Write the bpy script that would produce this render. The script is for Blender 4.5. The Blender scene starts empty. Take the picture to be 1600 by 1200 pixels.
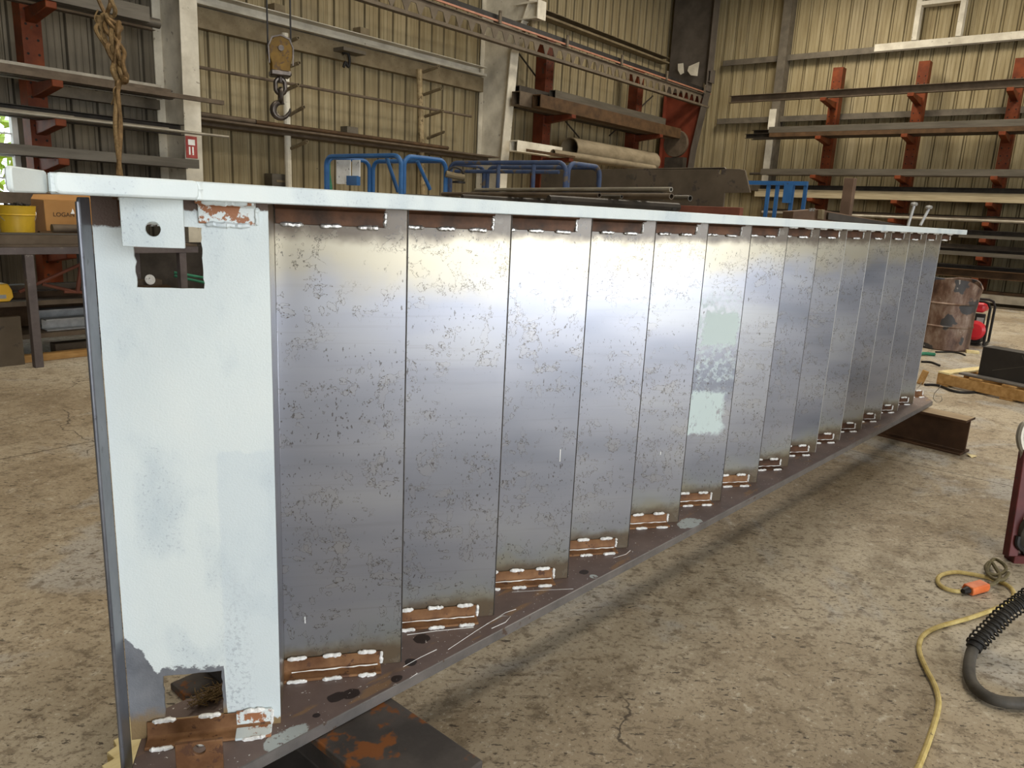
import bpy, math, random
from math import sin, cos, pi, radians
from mathutils import Vector as V, Matrix, noise as mnoise
from mathutils.geometry import tessellate_polygon
random.seed(7)
SC = bpy.context.scene
COL = SC.collection

# ------------------------------------------------------------------ camera model
FPX, PITCH, ROLL, YAW = 1169.5, radians(12.953), radians(2.785), radians(38.897)
STYAW = radians(3.596)            # the stair is turned this much from the back wall
CAMZ = 1.42
cF = V((cos(YAW)*cos(PITCH), sin(YAW)*cos(PITCH), -sin(PITCH)))
_r = V((sin(YAW), -cos(YAW), 0)); _u = _r.cross(cF)
cR = _r*cos(ROLL) + _u*sin(ROLL); cU = _u*cos(ROLL) - _r*sin(ROLL)
CAM = V((0, 0, CAMZ))
def ray(x, y): return cF*FPX + cR*(x-800) - cU*(y-600)
def at_x(x, y, X): d = ray(x, y); return CAM + d*(X/d.x)
def at_y(x, y, Y): d = ray(x, y); return CAM + d*(Y/d.y)
def at_z(x, y, Z): d = ray(x, y); return CAM + d*((Z-CAMZ)/d.z)
def at_d(x, y, D): return CAM + ray(x, y)*(D/FPX)

# ------------------------------------------------------------------ mesh builder
class MB:
    def __init__(s): s.v = []; s.f = []; s.m = []
    def add(s, vs, fs, mi=0):
        b = len(s.v); s.v += [V(p) for p in vs]
        for f in fs: s.f.append([i+b for i in f]); s.m.append(mi)
        return s
    def box(s, a, b, mi=0, M=None):
        x0, y0, z0 = a; x1, y1, z1 = b
        vs = [V(p) for p in ((x0,y0,z0),(x1,y0,z0),(x1,y1,z0),(x0,y1,z0),(x0,y0,z1),(x1,y0,z1),(x1,y1,z1),(x0,y1,z1))]
        if M: vs = [M @ p for p in vs]
        return s.add(vs, [(0,3,2,1),(4,5,6,7),(0,1,5,4),(1,2,6,5),(2,3,7,6),(3,0,4,7)], mi)
    def prism(s, outer, o, ux, uy, uz, holes=(), mi=0):
        """polygon (2d, in ux/uy from o) extruded along uz (full vector)"""
        o, ux, uy, uz = V(o), V(ux), V(uy), V(uz)
        loops = [list(outer)] + [list(h) for h in holes]
        pts = [p for l in loops for p in l]; n = len(pts)
        tri = tessellate_polygon([[V((p[0], p[1], 0)) for p in l] for l in loops])
        b = [o + ux*p[0] + uy*p[1] for p in pts]
        fs = []
        if len(loops) == 1:
            fs += [list(range(n))[::-1], list(range(n, 2*n))]
        else:
            for t in tri: fs += [list(t)[::-1], [i+n for i in t]]
        k = 0
        for l in loops:
            for i in range(len(l)):
                j = (i+1) % len(l); fs.append([k+i, k+j, k+j+n, k+i+n])
            k += len(l)
        return s.add(b + [p+uz for p in b], fs, mi)
    def tube(s, path, r, n=10, closed=False, mi=0, caps=True):
        P = [V(p) for p in path]; N = len(P)
        rr = r if isinstance(r, (list, tuple)) else [r]*N
        T = []
        for i in range(N):
            a = P[(i-1) % N] if (closed or i > 0) else P[i]
            c = P[(i+1) % N] if (closed or i < N-1) else P[i]
            d = c-a; T.append(d.normalized() if d.length > 1e-9 else V((0,0,1)))
        up = V((0,0,1)) if abs(T[0].z) < .9 else V((1,0,0))
        A = T[0].cross(up).normalized(); vs = []
        for i in range(N):
            A = (A - T[i]*A.dot(T[i]));
            A = A.normalized() if A.length > 1e-6 else T[i].orthogonal().normalized()
            B = T[i].cross(A)
            for k in range(n):
                t = 2*pi*k/n; vs.append(P[i] + (A*cos(t)+B*sin(t))*rr[i])
        fs = []
        for i in range(N if closed else N-1):
            j = (i+1) % N
            for k in range(n):
                l = (k+1) % n; fs.append([i*n+k, i*n+l, j*n+l, j*n+k])
        if caps and not closed: fs += [list(range(n))[::-1], [(N-1)*n+k for k in range(n)]]
        return s.add(vs, fs, mi)
    def pipe(s, a, b, r, t, n=16, mi=0):
        a, b = V(a), V(b); d = (b-a)
        A = d.orthogonal().normalized(); B = d.normalized().cross(A)
        o = [(cos(2*pi*k/n)*r, sin(2*pi*k/n)*r) for k in range(n)]
        h = [(cos(2*pi*k/n)*(r-t), sin(2*pi*k/n)*(r-t)) for k in range(n)]
        return s.prism(o, a, A, B, d, [h], mi)
    def lathe(s, prof, o, axis=(0,0,1), n=32, mi=0, close=True):
        o = V(o); ax = V(axis).normalized(); A = ax.orthogonal().normalized(); B = ax.cross(A)
        vs = []
        for r, h in prof:
            for k in range(n):
                t = 2*pi*k/n; vs.append(o + ax*h + (A*cos(t)+B*sin(t))*r)
        fs = []
        for i in range(len(prof)-1):
            for k in range(n):
                l = (k+1) % n; fs.append([i*n+k, i*n+l, (i+1)*n+l, (i+1)*n+k])
        if close: fs += [list(range(n))[::-1], [(len(prof)-1)*n+k for k in range(n)]]
        return s.add(vs, fs, mi)

MATRIX = {}
def wm(o): return MATRIX.get(o.name, Matrix.Identity(4))
def build(name, mb, mat, parent=None, loc=None, world=True, bevel=0, smooth=35, segs=1, keep=None):
    """one mesh object; verts given in world space (or in the parent's space with world=False)"""
    P = wm(parent) if parent else Matrix.Identity(4)
    vs = mb.v
    inv = P.inverted() if (parent and world) else Matrix.Identity(4)
    vs = [inv @ p for p in vs]
    if loc is None and not parent:
        xs = [p.x for p in vs]; ys = [p.y for p in vs]; zs = [p.z for p in vs]
        loc = V(((min(xs)+max(xs))/2, (min(ys)+max(ys))/2, min(zs)))
    loc = V(loc) if loc is not None else V((0,0,0))
    me = bpy.data.meshes.new(name)
    me.from_pydata([p-loc for p in vs], [], mb.f)
    for p, mi in zip(me.polygons, mb.m): p.material_index = mi
    for m in (mat if isinstance(mat, (list, tuple)) else [mat]): me.materials.append(m)
    import bmesh
    bm = bmesh.new(); bm.from_mesh(me); bmesh.ops.recalc_face_normals(bm, faces=bm.faces); bm.to_mesh(me); bm.free()
    if smooth:
        me.polygons.foreach_set('use_smooth', [True]*len(me.polygons))
        me.set_sharp_from_angle(angle=radians(smooth))
    o = bpy.data.objects.new(name, me); COL.objects.link(o); o.location = loc
    if parent: o.parent = parent
    MATRIX[o.name] = P @ Matrix.Translation(loc)
    if bevel:
        b = o.modifiers.new('bevel', 'BEVEL'); b.width = bevel; b.segments = segs; b.limit_method = 'ANGLE'; b.angle_limit = radians(50)
        if segs > 1: b.harden_normals = False
    return o
def tag(o, label, cat, group=None, kind=None):
    if label: o['label'] = label
    if cat: o['category'] = cat
    if group: o['group'] = group
    if kind: o['kind'] = kind
    return o
def thing(name, label, cat, loc=(0,0,0), rotz=0, group=None):
    o = bpy.data.objects.new(name, None); COL.objects.link(o)
    o.location = loc; o.rotation_euler = (0,0,rotz); o.empty_display_size = .1
    MATRIX[o.name] = Matrix.Translation(V(loc)) @ Matrix.Rotation(rotz, 4, 'Z')
    return tag(o, label, cat, group)
def struct(name, mb, mat, **k):
    o = build(name, mb, mat, **k); o['kind'] = 'structure'; return o

# ------------------------------------------------------------------ materials
class NT:
    def __init__(s, name):
        s.mat = bpy.data.materials.new(name); s.mat.use_nodes = True
        s.t = s.mat.node_tree; s.b = s.t.nodes['Principled BSDF']; s.n = s.t.nodes; s.l = s.t.links
        s.co = s.n.new('ShaderNodeTexCoord'); s._c = None
    def lk(s, a, b): s.l.new(a, b)
    def coord(s, scale=(1,1,1), rnd=False):
        m = s.n.new('ShaderNodeMapping'); m.inputs['Scale'].default_value = scale
        src = s.co.outputs['Object']
        if rnd:
            oi = s.n.new('ShaderNodeObjectInfo'); mu = s.n.new('ShaderNodeVectorMath'); mu.operation = 'SCALE'
            cx = s.n.new('ShaderNodeCombineXYZ')
            for k in range(3): s.lk(oi.outputs['Random'], cx.inputs[k])
            s.lk(cx.outputs[0], mu.inputs[0]); mu.inputs['Scale'].default_value = 37.0
            ad = s.n.new('ShaderNodeVectorMath'); ad.operation = 'ADD'
            s.lk(src, ad.inputs[0]); s.lk(mu.outputs[0], ad.inputs[1]); src = ad.outputs[0]
        s.lk(src, m.inputs['Vector']); return m.outputs[0]
    def noise(s, vec, scale, detail=4, rough=.55, dist=0):
        n = s.n.new('ShaderNodeTexNoise'); n.inputs['Scale'].default_value = scale
        n.inputs['Detail'].default_value = detail; n.inputs['Roughness'].default_value = rough
        n.inputs['Distortion'].default_value = dist
        s.lk(vec, n.inputs['Vector']); return n.outputs['Fac']
    def ramp(s, fac, stops):
        r = s.n.new('ShaderNodeValToRGB'); e = r.color_ramp.elements
        while len(e) > 1: e.remove(e[-1])
        for i, (p, c) in enumerate(stops):
            x = e[0] if i == 0 else e.new(p); x.position = p
            x.color = (c[0], c[1], c[2], 1) if isinstance(c, (tuple, list)) else (c, c, c, 1)
        s.lk(fac, r.inputs[0]); return r.outputs[0]
    def math(s, op, a, b=None, c=None):
        m = s.n.new('ShaderNodeMath'); m.operation = op
        for i, q in enumerate((a, b, c)):
            if q is None: continue
            if isinstance(q, (int, float)): m.inputs[i].default_value = q
            else: s.lk(q, m.inputs[i])
        return m.outputs[0]
    def mix(s, fac, a, b, mode='MIX'):
        m = s.n.new('ShaderNodeMix'); m.data_type = 'RGBA'; m.blend_type = mode
        for i, q in ((0, fac), (6, a), (7, b)):
            if isinstance(q, (int, float)): m.inputs[i].default_value = q
            elif isinstance(q, (tuple, list)): m.inputs[i].default_value = (*q[:3], 1)
            else: s.lk(q, m.inputs[i])
        return m.outputs[2]
    def sep(s, vec):
        x = s.n.new('ShaderNodeSeparateXYZ'); s.lk(vec, x.inputs[0]); return x.outputs
    def step(s, x, a, b):
        m = s.n.new('ShaderNodeMapRange'); m.interpolation_type = 'SMOOTHSTEP'
        m.inputs['From Min'].default_value = a; m.inputs['From Max'].default_value = b
        if a > b:
            m.inputs['From Min'].default_value = b; m.inputs['From Max'].default_value = a
            m.inputs['To Min'].default_value = 1; m.inputs['To Max'].default_value = 0
        s.lk(x, m.inputs['Value']); return m.outputs['Result']
    def curve(s, x, pts):
        c = s.n.new('ShaderNodeFloatCurve'); cv = c.mapping.curves[0]
        while len(cv.points) > 2: cv.points.remove(cv.points[-1])
        cv.points[0].location = pts[0]; cv.points[1].location = pts[-1]
        for p in pts[1:-1]: cv.points.new(*p)
        for p in cv.points: p.handle_type = 'VECTOR'
        c.mapping.update(); s.lk(x, c.inputs['Value']); return c.outputs[0]
    def vor(s, vec, scale, feature='F1', rnd=1):
        n = s.n.new('ShaderNodeTexVoronoi'); n.feature = feature; n.inputs['Scale'].default_value = scale
        n.inputs['Randomness'].default_value = rnd
        s.lk(vec, n.inputs['Vector']); return n.outputs['Distance']
    def spot(s, pos, c, r, wob=None, asp=(1,1,1)):
        """soft blob mask around a fixed place on the thing"""
        v = s.n.new('ShaderNodeVectorMath'); v.operation = 'SUBTRACT'; s.lk(pos, v.inputs[0]); v.inputs[1].default_value = c
        w = s.n.new('ShaderNodeVectorMath'); w.operation = 'MULTIPLY'; s.lk(v.outputs[0], w.inputs[0]); w.inputs[1].default_value = asp
        l = s.n.new('ShaderNodeVectorMath'); l.operation = 'LENGTH'; s.lk(w.outputs[0], l.inputs[0])
        d = l.outputs['Value']
        if wob is not None: d = s.math('MULTIPLY_ADD', wob, r*.9, d); return s.step(d, r*1.5, r*1.4)
        return s.step(d, r, r*.85)
    def out(s, col=None, rough=None, metal=None, bump=None, bs=.2, bd=.01, spec=None):
        for k, q in (('Base Color', col), ('Roughness', rough), ('Metallic', metal), ('Specular IOR Level', spec)):
            if q is None: continue
            i = s.b.inputs[k]
            if isinstance(q, (int, float)): i.default_value = q
            elif isinstance(q, (tuple, list)): i.default_value = (*q[:3], 1)
            else: s.lk(q, i)
        if bump is not None:
            b = s.n.new('ShaderNodeBump'); b.inputs['Strength'].default_value = bs; b.inputs['Distance'].default_value = bd
            s.lk(bump, b.inputs['Height']); s.lk(b.outputs[0], s.b.inputs['Normal'])
        return s.mat

def simple(name, c1, c2, scale=8, rough=.6, metal=0, bs=.15, stretch=(1,1,1), fleck=None, rnd=True, fine=40):
    m = NT(name); v = m.coord(stretch, rnd)
    col = m.ramp(m.noise(v, scale, 5, .6), [(.35, c1), (.65, c2)])
    if fleck:
        col = m.mix(m.math('MULTIPLY', m.step(m.noise(v, fleck[1], 5, .65), fleck[2], fleck[2]+.05), fleck[3] if len(fleck) > 3 else 1.0), col, fleck[0])
    f = m.noise(v, fine, 4, .6)
    return m.out(col, rough, metal, f, bs, .004, spec=.22 if rough >= .5 else .4)

def mill_scale(name, patch=False):
    m = NT(name); pos = m.co.outputs['Object']
    v = m.coord((1,1,1), True); vs = m.coord((.55,.55,2.2), True)
    big = m.noise(vs, 2.2, 3, .5)
    col = m.ramp(big, [(.3, (.205,.215,.25)), (.5, (.265,.27,.30)), (.7, (.325,.325,.33))])
    # rolled streaks across the sheet
    st = m.noise(m.coord((.8,.8,26), True), 3.0, 3, .6)
    col = m.mix(m.math('MULTIPLY', m.step(st, .54, .74), .20), col, (.17,.16,.16))
    x, y, z = m.sep(pos)
    wob = m.noise(v, 5, 3, .6)
    zz = m.math('MULTIPLY_ADD', wob, .22, m.math('SUBTRACT', z, .11))
    lo = m.step(zz, .17, .03); hi = m.step(zz, .90, 1.05)
    tint = m.math('MAXIMUM', lo, hi)
    col = m.mix(m.math('MULTIPLY', hi, .8), col, (.36,.315,.215))
    col = m.mix(m.math('MULTIPLY', lo, .65), col, (.27,.285,.25))
    col = m.mix(m.math('MULTIPLY', m.step(m.math('MULTIPLY_ADD', wob, .14, m.math('SUBTRACT', z, .07)), .105, .03), .7), col, (.27,.23,.14))
    zz2 = m.math('MULTIPLY_ADD', m.noise(v, 14, 3, .6), .06, m.math('SUBTRACT', z, .03))
    burn = m.math('MAXIMUM', m.step(zz2, .085, .045), m.step(zz2, 1.058, 1.098))
    col = m.mix(m.math('MULTIPLY', burn, .9), col, (.085,.055,.03))
    # outlines where the mill scale has flaked
    msk = m.step(m.noise(m.coord((1,1,1.9), True), 3.6, 3, .55), .39, .50)
    def flakes(sc, th, w, strv, fill, vec):
        f_ = m.noise(vec, sc, 4, .6)
        ln = m.step(m.math('ABSOLUTE', m.math('SUBTRACT', f_, th)), w, w*.3)
        c_ = m.mix(m.math('MULTIPLY', m.math('MULTIPLY', m.step(f_, th, th+.015), msk), fill), col, (.33,.30,.24))
        return m.mix(m.math('MULTIPLY', m.math('MULTIPLY', ln, msk), strv), c_, (.075,.062,.045)), f_
    col, fl = flakes(15, .60, .0065, .85, .15, m.coord((.8,.8,1.5), True))
    col, _ = flakes(34, .585, .010, .8, .10, m.coord((1,1,.7), True))
    sp = m.noise(m.coord((1,1,.55), True), 150, 2, .5)
    smk = m.step(m.noise(m.coord((.6,.6,2), True), 6, 3, .6), .47, .58)
    col = m.mix(m.math('MULTIPLY', m.math('MULTIPLY', m.step(sp, .64, .68), smk), .75), col, (.07,.06,.05))
    metal, rough = .70, m.math('MULTIPLY_ADD', big, .12, .255)
    metal = m.math('SUBTRACT', metal, m.math('MULTIPLY_ADD', burn, .5, m.math('MULTIPLY', tint, .12)))
    m0 = metal
    if patch:
        nz = m.math('MULTIPLY', m.math('SUBTRACT', m.noise(v, 18, 5, .75), .5), .07)
        xx = m.math('ADD', x, nz); z2 = m.math('MULTIPLY_ADD', nz, 1.4, z)
        def rect(x0, x1, z0, z1, e):
            return m.math('MULTIPLY', m.math('MULTIPLY', m.step(xx, x0-e, x0+e), m.step(xx, x1+e, x1-e)), m.math('MULTIPLY', m.step(z2, z0-e, z0+e), m.step(z2, z1+e, z1-e)))
        br = m.step(m.noise(m.coord((1.6,1.6,.8), True), 17, 6, .75), .36, .46)
        f = m.math('MAXIMUM', rect(-.135, -.012, .665, .80, .006), m.math('MULTIPLY', rect(-.20, -.03, .30, .475, .010), br))
        f = m.math('MAXIMUM', f, m.math('MULTIPLY', rect(-.20, -.01, .50, .86, .05), m.math('MULTIPLY', m.step(m.noise(v, 40, 5, .75), .46, .62), .6)))
        col = m.mix(f, col, (.50,.58,.56)); metal = m.math('MULTIPLY', m.math('SUBTRACT', 1.0, f), m0); rough = m.math('MULTIPLY_ADD', f, .35, rough)
    return m.out(col, rough, metal, fl, .06, .002)

def primer_mat(name, panel=False, spill=False):
    m = NT(name); pos = m.co.outputs['Object']; v = m.coord((1,1,1), True)
    thin = m.noise(m.coord((1,1,.6), True), 5.5, 3, .6)
    col = m.ramp(thin, [(.32, (.50,.56,.58)), (.48, (.615,.665,.655)), (.7, (.645,.685,.665))])
    fine = m.noise(v, 190, 3, .6)
    col = m.mix(m.math('MULTIPLY', m.math('MULTIPLY', m.step(fine, .58, .68), m.step(thin, .50, .38)), .6), col, (.33,.37,.41))
    rough, metal = .5, 0.0
    if panel:
        x, y, z = m.sep(pos)
        u = m.math('MULTIPLY', x, -1/.839)                     # metres from the nosing along the tread
        un = m.math('DIVIDE', u, .32)
        zb = m.curve(un, [(0,.015),(.35,.03),(.36,.155),(.70,.16),(.78,.155),(.90,.22),(1,.27)])
        zt = m.curve(un, [(0,.99),(.60,.985),(.62,.955),(1,.955)])   # x 1.143
        nb = m.noise(v, 30, 5, .7)
        d1 = m.math('SUBTRACT', m.math('MULTIPLY_ADD', nb, .07, m.math('SUBTRACT', z, .035)), zb)
        d2 = m.math('SUBTRACT', m.math('MULTIPLY', zt, 1.143), m.math('MULTIPLY_ADD', nb, .03, m.math('SUBTRACT', z, .015)))
        f = m.math('MULTIPLY', m.step(d1, 0, .006), m.step(d2, 0, .006))
        stl = m.ramp(m.noise(v, 7, 5, .6), [(.35, (.15,.16,.18)), (.65, (.27,.28,.30))])
        stl = m.mix(m.step(m.math('MULTIPLY_ADD', nb, .05, z), .10, .06), stl, (.32,.22,.11))
        stl = m.mix(m.step(z, 1.06, 1.09), stl, (.085,.055,.04))
        col = m.mix(f, stl, col); metal = m.math('MULTIPLY', m.math('SUBTRACT', 1.0, f), .5)
        lw = m.math('MULTIPLY_ADD', nb, .02, u)
        lap = m.math('MULTIPLY', m.math('MULTIPLY', m.step(lw, .125, .118), m.step(m.math('MULTIPLY_ADD', nb, .03, z), .665, .655)), f)
        col = m.mix(m.math('MULTIPLY', lap, .45), col, (.50,.565,.60))
        worn = m.math('MULTIPLY', m.math('MULTIPLY', m.step(m.noise(v, 120, 3, .7), .52, .60), m.step(m.math('ABSOLUTE', m.math('SUBTRACT', lw, .10)), .05, .0)), m.step(z, .45, .10))
        col = m.mix(m.math('MULTIPLY', m.math('MULTIPLY', worn, f), .55), col, (.26,.29,.33))
    if spill:
        f = m.step(m.noise(v, 22, 5, .7), .50, .54)
        col = m.mix(f, col, (.30,.12,.05))
    return m.out(col, rough, metal, m.noise(v, 260, 2, .5), .35, .0012)

M = {}
WALL_Y = 10.35
M['mill'] = mill_scale('mill_scale_steel'); M['mill_patch'] = mill_scale('mill_scale_steel_with_primer', True)
M['primer'] = primer_mat('grey_primer'); M['primer_panel'] = primer_mat('grey_primer_rolled_on', panel=True)
M['primer_spill'] = primer_mat('grey_primer_over_rust', spill=True)
M['clip_rust'] = simple('clip_rust', (.13,.06,.028), (.25,.13,.06), 14, .55, .25, .2, fleck=((.10,.05,.03), 30, .58))
M['clip_dark'] = simple('clip_heat_dark', (.038,.022,.014), (.105,.048,.024), 16, .5, .35, .2)
M['weld'] = simple('weld_metal', (.42,.41,.39), (.72,.70,.66), 60, .32, .8, .5, fine=200)
M['weld_white'] = simple('weld_spatter_white', (.62,.61,.58), (.92,.91,.88), 60, .5, .25, .6, fine=240)
M['chalk'] = simple('chalk', (.75,.74,.70), (.85,.84,.8), 60, .9)
M['bend'] = simple('bent_edge_steel', (.10,.105,.12), (.17,.175,.195), 9, .38, .6, .1, fleck=((.08,.08,.09), 40, .63))
M['nosing_edge'] = simple('dark_seam_strip', (.06,.055,.05), (.12,.11,.10), 30, .55, .4)  # dark strip colour for the shadow gap at the tread seams
M['bright_edge'] = simple('lit_nosing_edge', (.50,.49,.47), (.68,.67,.64), 30, .4, .4)  # highlight painted on far nosing edges that catch the light
M['edge'] = simple('cut_edge_steel', (.15,.138,.13), (.22,.20,.187), 12, .45, .5, .2, fleck=((.12,.08,.06), 25, .62))

def lower_plate():
    m = NT('brown_plate_steel'); pos = m.co.outputs['Object']; v = m.coord()
    col = m.ramp(m.noise(v, 6, 5, .6), [(.3, (.115,.082,.072)), (.55, (.165,.115,.10)), (.75, (.21,.155,.13))])
    col = m.mix(m.math('MULTIPLY', m.step(m.noise(m.coord((.25,1,1)), 22, 4), .60, .68), .6), col, (.30,.17,.07))
    w = m.noise(v, 30, 3)
    for c, r, a in (((.90,1.345,.03), .022, (1,1.3,1)), ((.935,1.33,.03), .022, (1,1.2,1)), ((1.05,1.305,.03), .016, (1,1.2,1)), ((1.12,1.335,.03), .016, (1,1,1)), ((.83,1.32,.03), .008, (1,1,1)), ((1.21,1.40,.03), .025, (1,1.2,1)), ((1.86,1.34,.03), .018, (1,1.3,1))):
        col = m.mix(m.spot(pos, c, r, w, a), col, (.022,.012,.010))
    for c, r, a in (((2.50,1.315,.03), .05, (.75,1.4,1)), ((.74,1.30,.03), .045, (.8,1.6,1)), ((1.86,1.30,.03), .014, (1,1,1))):
        col = m.mix(m.math('MULTIPLY', m.spot(pos, c, r, w, a), m.step(m.noise(v, 55, 4, .7), .36, .46)), col, (.46,.50,.49))
    ch = m.step(m.noise(v, 120, 2), .70, .73)
    col = m.mix(ch, col, (.6,.58,.55))
    return m.out(col, .5, .25, m.noise(v, 70, 4), .12, .003)
M['plate'] = lower_plate()

def concrete():
    m = NT('stained_concrete'); v = m.coord()
    a = m.noise(v, .5, 5, .6, .4)
    col = m.ramp(a, [(.30, (.21,.155,.095)), (.44, (.35,.28,.19)), (.56, (.46,.39,.285)), (.70, (.55,.495,.395))])
    b = m.noise(v, 2.6, 6, .65)
    col = m.mix(m.math('MULTIPLY', m.step(b, .50, .68), .6), col, (.19,.14,.085))
    col = m.mix(m.math('MULTIPLY', m.step(m.noise(v, 1.1, 5, .6, .8), .54, .64), .65), col, (.40,.385,.36))
    c = m.noise(v, 13, 6, .72)
    col = m.mix(m.math('MULTIPLY', m.step(c, .52, .64), .65), col, (.15,.112,.07))
    col = m.mix(m.math('MULTIPLY', m.step(c, .43, .32), .6), col, (.60,.54,.43))
    d = m.noise(v, 62, 5, .75)
    col = m.mix(m.math('MULTIPLY', m.step(d, .54, .63), .75), col, (.115,.085,.055))
    col = m.mix(m.math('MULTIPLY', m.step(d, .42, .33), .6), col, (.64,.58,.47))
    rot = m.n.new('ShaderNodeMapping'); rot.inputs['Rotation'].default_value = (0, 0, radians(51)); m.lk(m.co.outputs['Object'], rot.inputs['Vector'])
    rs = m.n.new('ShaderNodeMapping'); rs.inputs['Scale'].default_value = (.45, 1.1, 1); m.lk(rot.outputs[0], rs.inputs['Vector'])
    e0 = m.noise(rs.outputs[0], 30, 4, .65)
    col = m.mix(m.math('MULTIPLY', m.step(e0, .57, .63), .55), col, (.13,.098,.062))
    e = m.noise(rs.outputs[0], 52, 3, .6)
    pit = m.math('MULTIPLY', m.step(e, .615, .65), m.step(m.noise(v, 2.1, 3), .38, .52))
    col = m.mix(m.math('MULTIPLY', pit, .85), col, (.055,.042,.03))
    # wandering cracks
    w = m.n.new('ShaderNodeVectorMath'); w.operation = 'ADD'; nz = m.n.new('ShaderNodeTexNoise'); nz.inputs['Scale'].default_value = 3; nz.inputs['Detail'].default_value = 6
    m.lk(v, nz.inputs['Vector']); sc = m.n.new('ShaderNodeVectorMath'); sc.operation = 'SCALE'; sc.inputs['Scale'].default_value = .35
    m.lk(nz.outputs['Color'], sc.inputs[0]); m.lk(v, w.inputs[0]); m.lk(sc.outputs[0], w.inputs[1])
    cr = m.vor(w.outputs[0], .42, 'DISTANCE_TO_EDGE')
    crk = m.math('MULTIPLY', m.step(cr, .0022, .0006), m.step(m.noise(v, .7, 2), .52, .56))
    col = m.mix(m.math('MULTIPLY', crk, .85), col, (.06,.045,.03))
    x, y, z = m.sep(m.co.outputs['Object'])
    jw = m.noise(v, 9, 3)
    def joint(s, c):
        return m.step(m.math('ABSOLUTE', m.math('SUBTRACT', m.math('MULTIPLY_ADD', jw, .012, s), c)), .007, .003)
    jt = m.math('MAXIMUM', m.math('MAXIMUM', joint(x, 5.08), joint(y, 4.5)), joint(x, 9.1))
    col = m.mix(m.math('MULTIPLY', jt, .85), col, (.06,.045,.03))
    return m.out(col, m.math('MULTIPLY_ADD', b, .25, .55), 0, d, .5, .004, spec=.35)
M['concrete'] = concrete()

def sheet(name, c1, c2, c3, axis=0, org=0, sgn=1):
    m = NT(name); v = m.coord()
    st = m.noise(m.coord((5,5,.35)), 2.2, 5, .65)
    col = m.ramp(st, [(.28, c1), (.5, c2), (.72, c3)])
    col = m.mix(m.math('MULTIPLY', m.step(m.noise(m.coord((14,14,.8)), 1.6, 5, .7), .62, .74), .45), col, (.16,.12,.06))
    g = m.noise(v, .8, 4, .6)
    col = m.mix(m.math('MULTIPLY', m.step(g, .52, .70), .35), col, (.24,.20,.13))
    col = m.mix(m.step(m.noise(v, 28, 3, .6), .72, .74), col, (.08,.06,.04))
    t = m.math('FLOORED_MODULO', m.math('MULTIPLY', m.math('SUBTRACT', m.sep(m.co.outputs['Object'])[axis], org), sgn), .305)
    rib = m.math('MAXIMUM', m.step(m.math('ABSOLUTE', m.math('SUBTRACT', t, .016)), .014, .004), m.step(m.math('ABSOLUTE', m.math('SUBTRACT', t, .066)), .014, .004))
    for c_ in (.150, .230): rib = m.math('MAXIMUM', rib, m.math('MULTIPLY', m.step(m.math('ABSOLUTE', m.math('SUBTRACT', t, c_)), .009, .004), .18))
    rib_shade = m.math('MULTIPLY', rib, m.math('MULTIPLY_ADD', m.noise(m.coord((3,3,.6)), 2, 4, .6), .9, .25))  # painted shade along the rib edges, deepens the grooves
    col = m.mix(m.math('MINIMUM', rib_shade, .85), col, tuple(k*.30 for k in c1))
    return m.out(col, .6, .1, st, .05, .01, spec=.25)
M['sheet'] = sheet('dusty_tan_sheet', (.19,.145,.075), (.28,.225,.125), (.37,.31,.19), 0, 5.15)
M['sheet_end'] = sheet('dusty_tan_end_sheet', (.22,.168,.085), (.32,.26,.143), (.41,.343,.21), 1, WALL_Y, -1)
M['sheet_grey'] = sheet('dusty_shaded_sheet', (.085,.072,.05), (.125,.105,.075), (.165,.142,.105), 0, 3.33)  # darker sheet colour holds the shade of the left bay
M['wall_dark'] = simple('dark_dusty_sheet', (.10,.085,.06), (.16,.135,.10), 1.5, .7)
M['white_steel'] = simple('dirty_white_steel', (.50,.455,.36), (.74,.69,.57), 2.5, .55, 0, .1, fleck=((.20,.17,.12), 9, .64, .7))
M['girt_dark'] = simple('dark_girt', (.10,.085,.065), (.16,.135,.10), 5, .6, .2)
M['girt_tan'] = simple('girt_tan', (.15,.115,.065), (.24,.19,.115), 5, .6, .1, fleck=((.15,.11,.06), 20, .60))
M['col_dark'] = simple('column_dark', (.075,.062,.05), (.11,.092,.075), 3, .6)
M['col_red'] = simple('column_red_oxide', (.14,.03,.016), (.20,.045,.022), 4, .6)
M['orange'] = simple('orange_rack_paint', (.105,.022,.006), (.18,.040,.010), 5, .55, 0, .15, fleck=((.10,.045,.02), 14, .61))
M['orange_dark'] = simple('rust_rack_paint', (.085,.018,.007), (.13,.030,.012), 5, .6, 0, .15, fleck=((.06,.03,.02), 12, .58))
M['hole'] = simple('punched_hole', (.02,.015,.012), (.03,.02,.015), 5, .8)
M['tube_grey'] = simple('grey_steel_stock', (.085,.073,.056), (.135,.118,.092), 5, .45, .4, stretch=(.3,.3,3))
M['tube_light'] = simple('bright_steel_stock', (.23,.205,.16), (.35,.315,.25), 5, .42, .4)
M['tube_dull'] = simple('dull_brown_steel_stock', (.085,.062,.042), (.14,.105,.072), 5, .6, .2)
M['tube_dark'] = simple('dark_steel_stock', (.032,.026,.02), (.06,.049,.038), 5, .55, .2)
M['tube_rust'] = simple('rusty_steel_stock', (.050,.028,.013), (.095,.052,.024), 6, .65, .1)
M['tube_gold'] = simple('dusty_light_stock', (.30,.245,.15), (.42,.355,.235), 9, .5, .2, stretch=(1,.2,4))
M['roll_tan'] = simple('dusty_brown_roll', (.17,.135,.085), (.27,.22,.145), 6, .6, 0, .1, stretch=(.4,1,1))
M['galv'] = simple('galvanised', (.34,.345,.34), (.45,.455,.45), 20, .4, .5)
M['blue'] = simple('blue_lift_paint', (.02,.09,.24), (.035,.125,.30), 4, .4, 0, .05, fleck=((.05,.05,.06), 25, .66))
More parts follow.
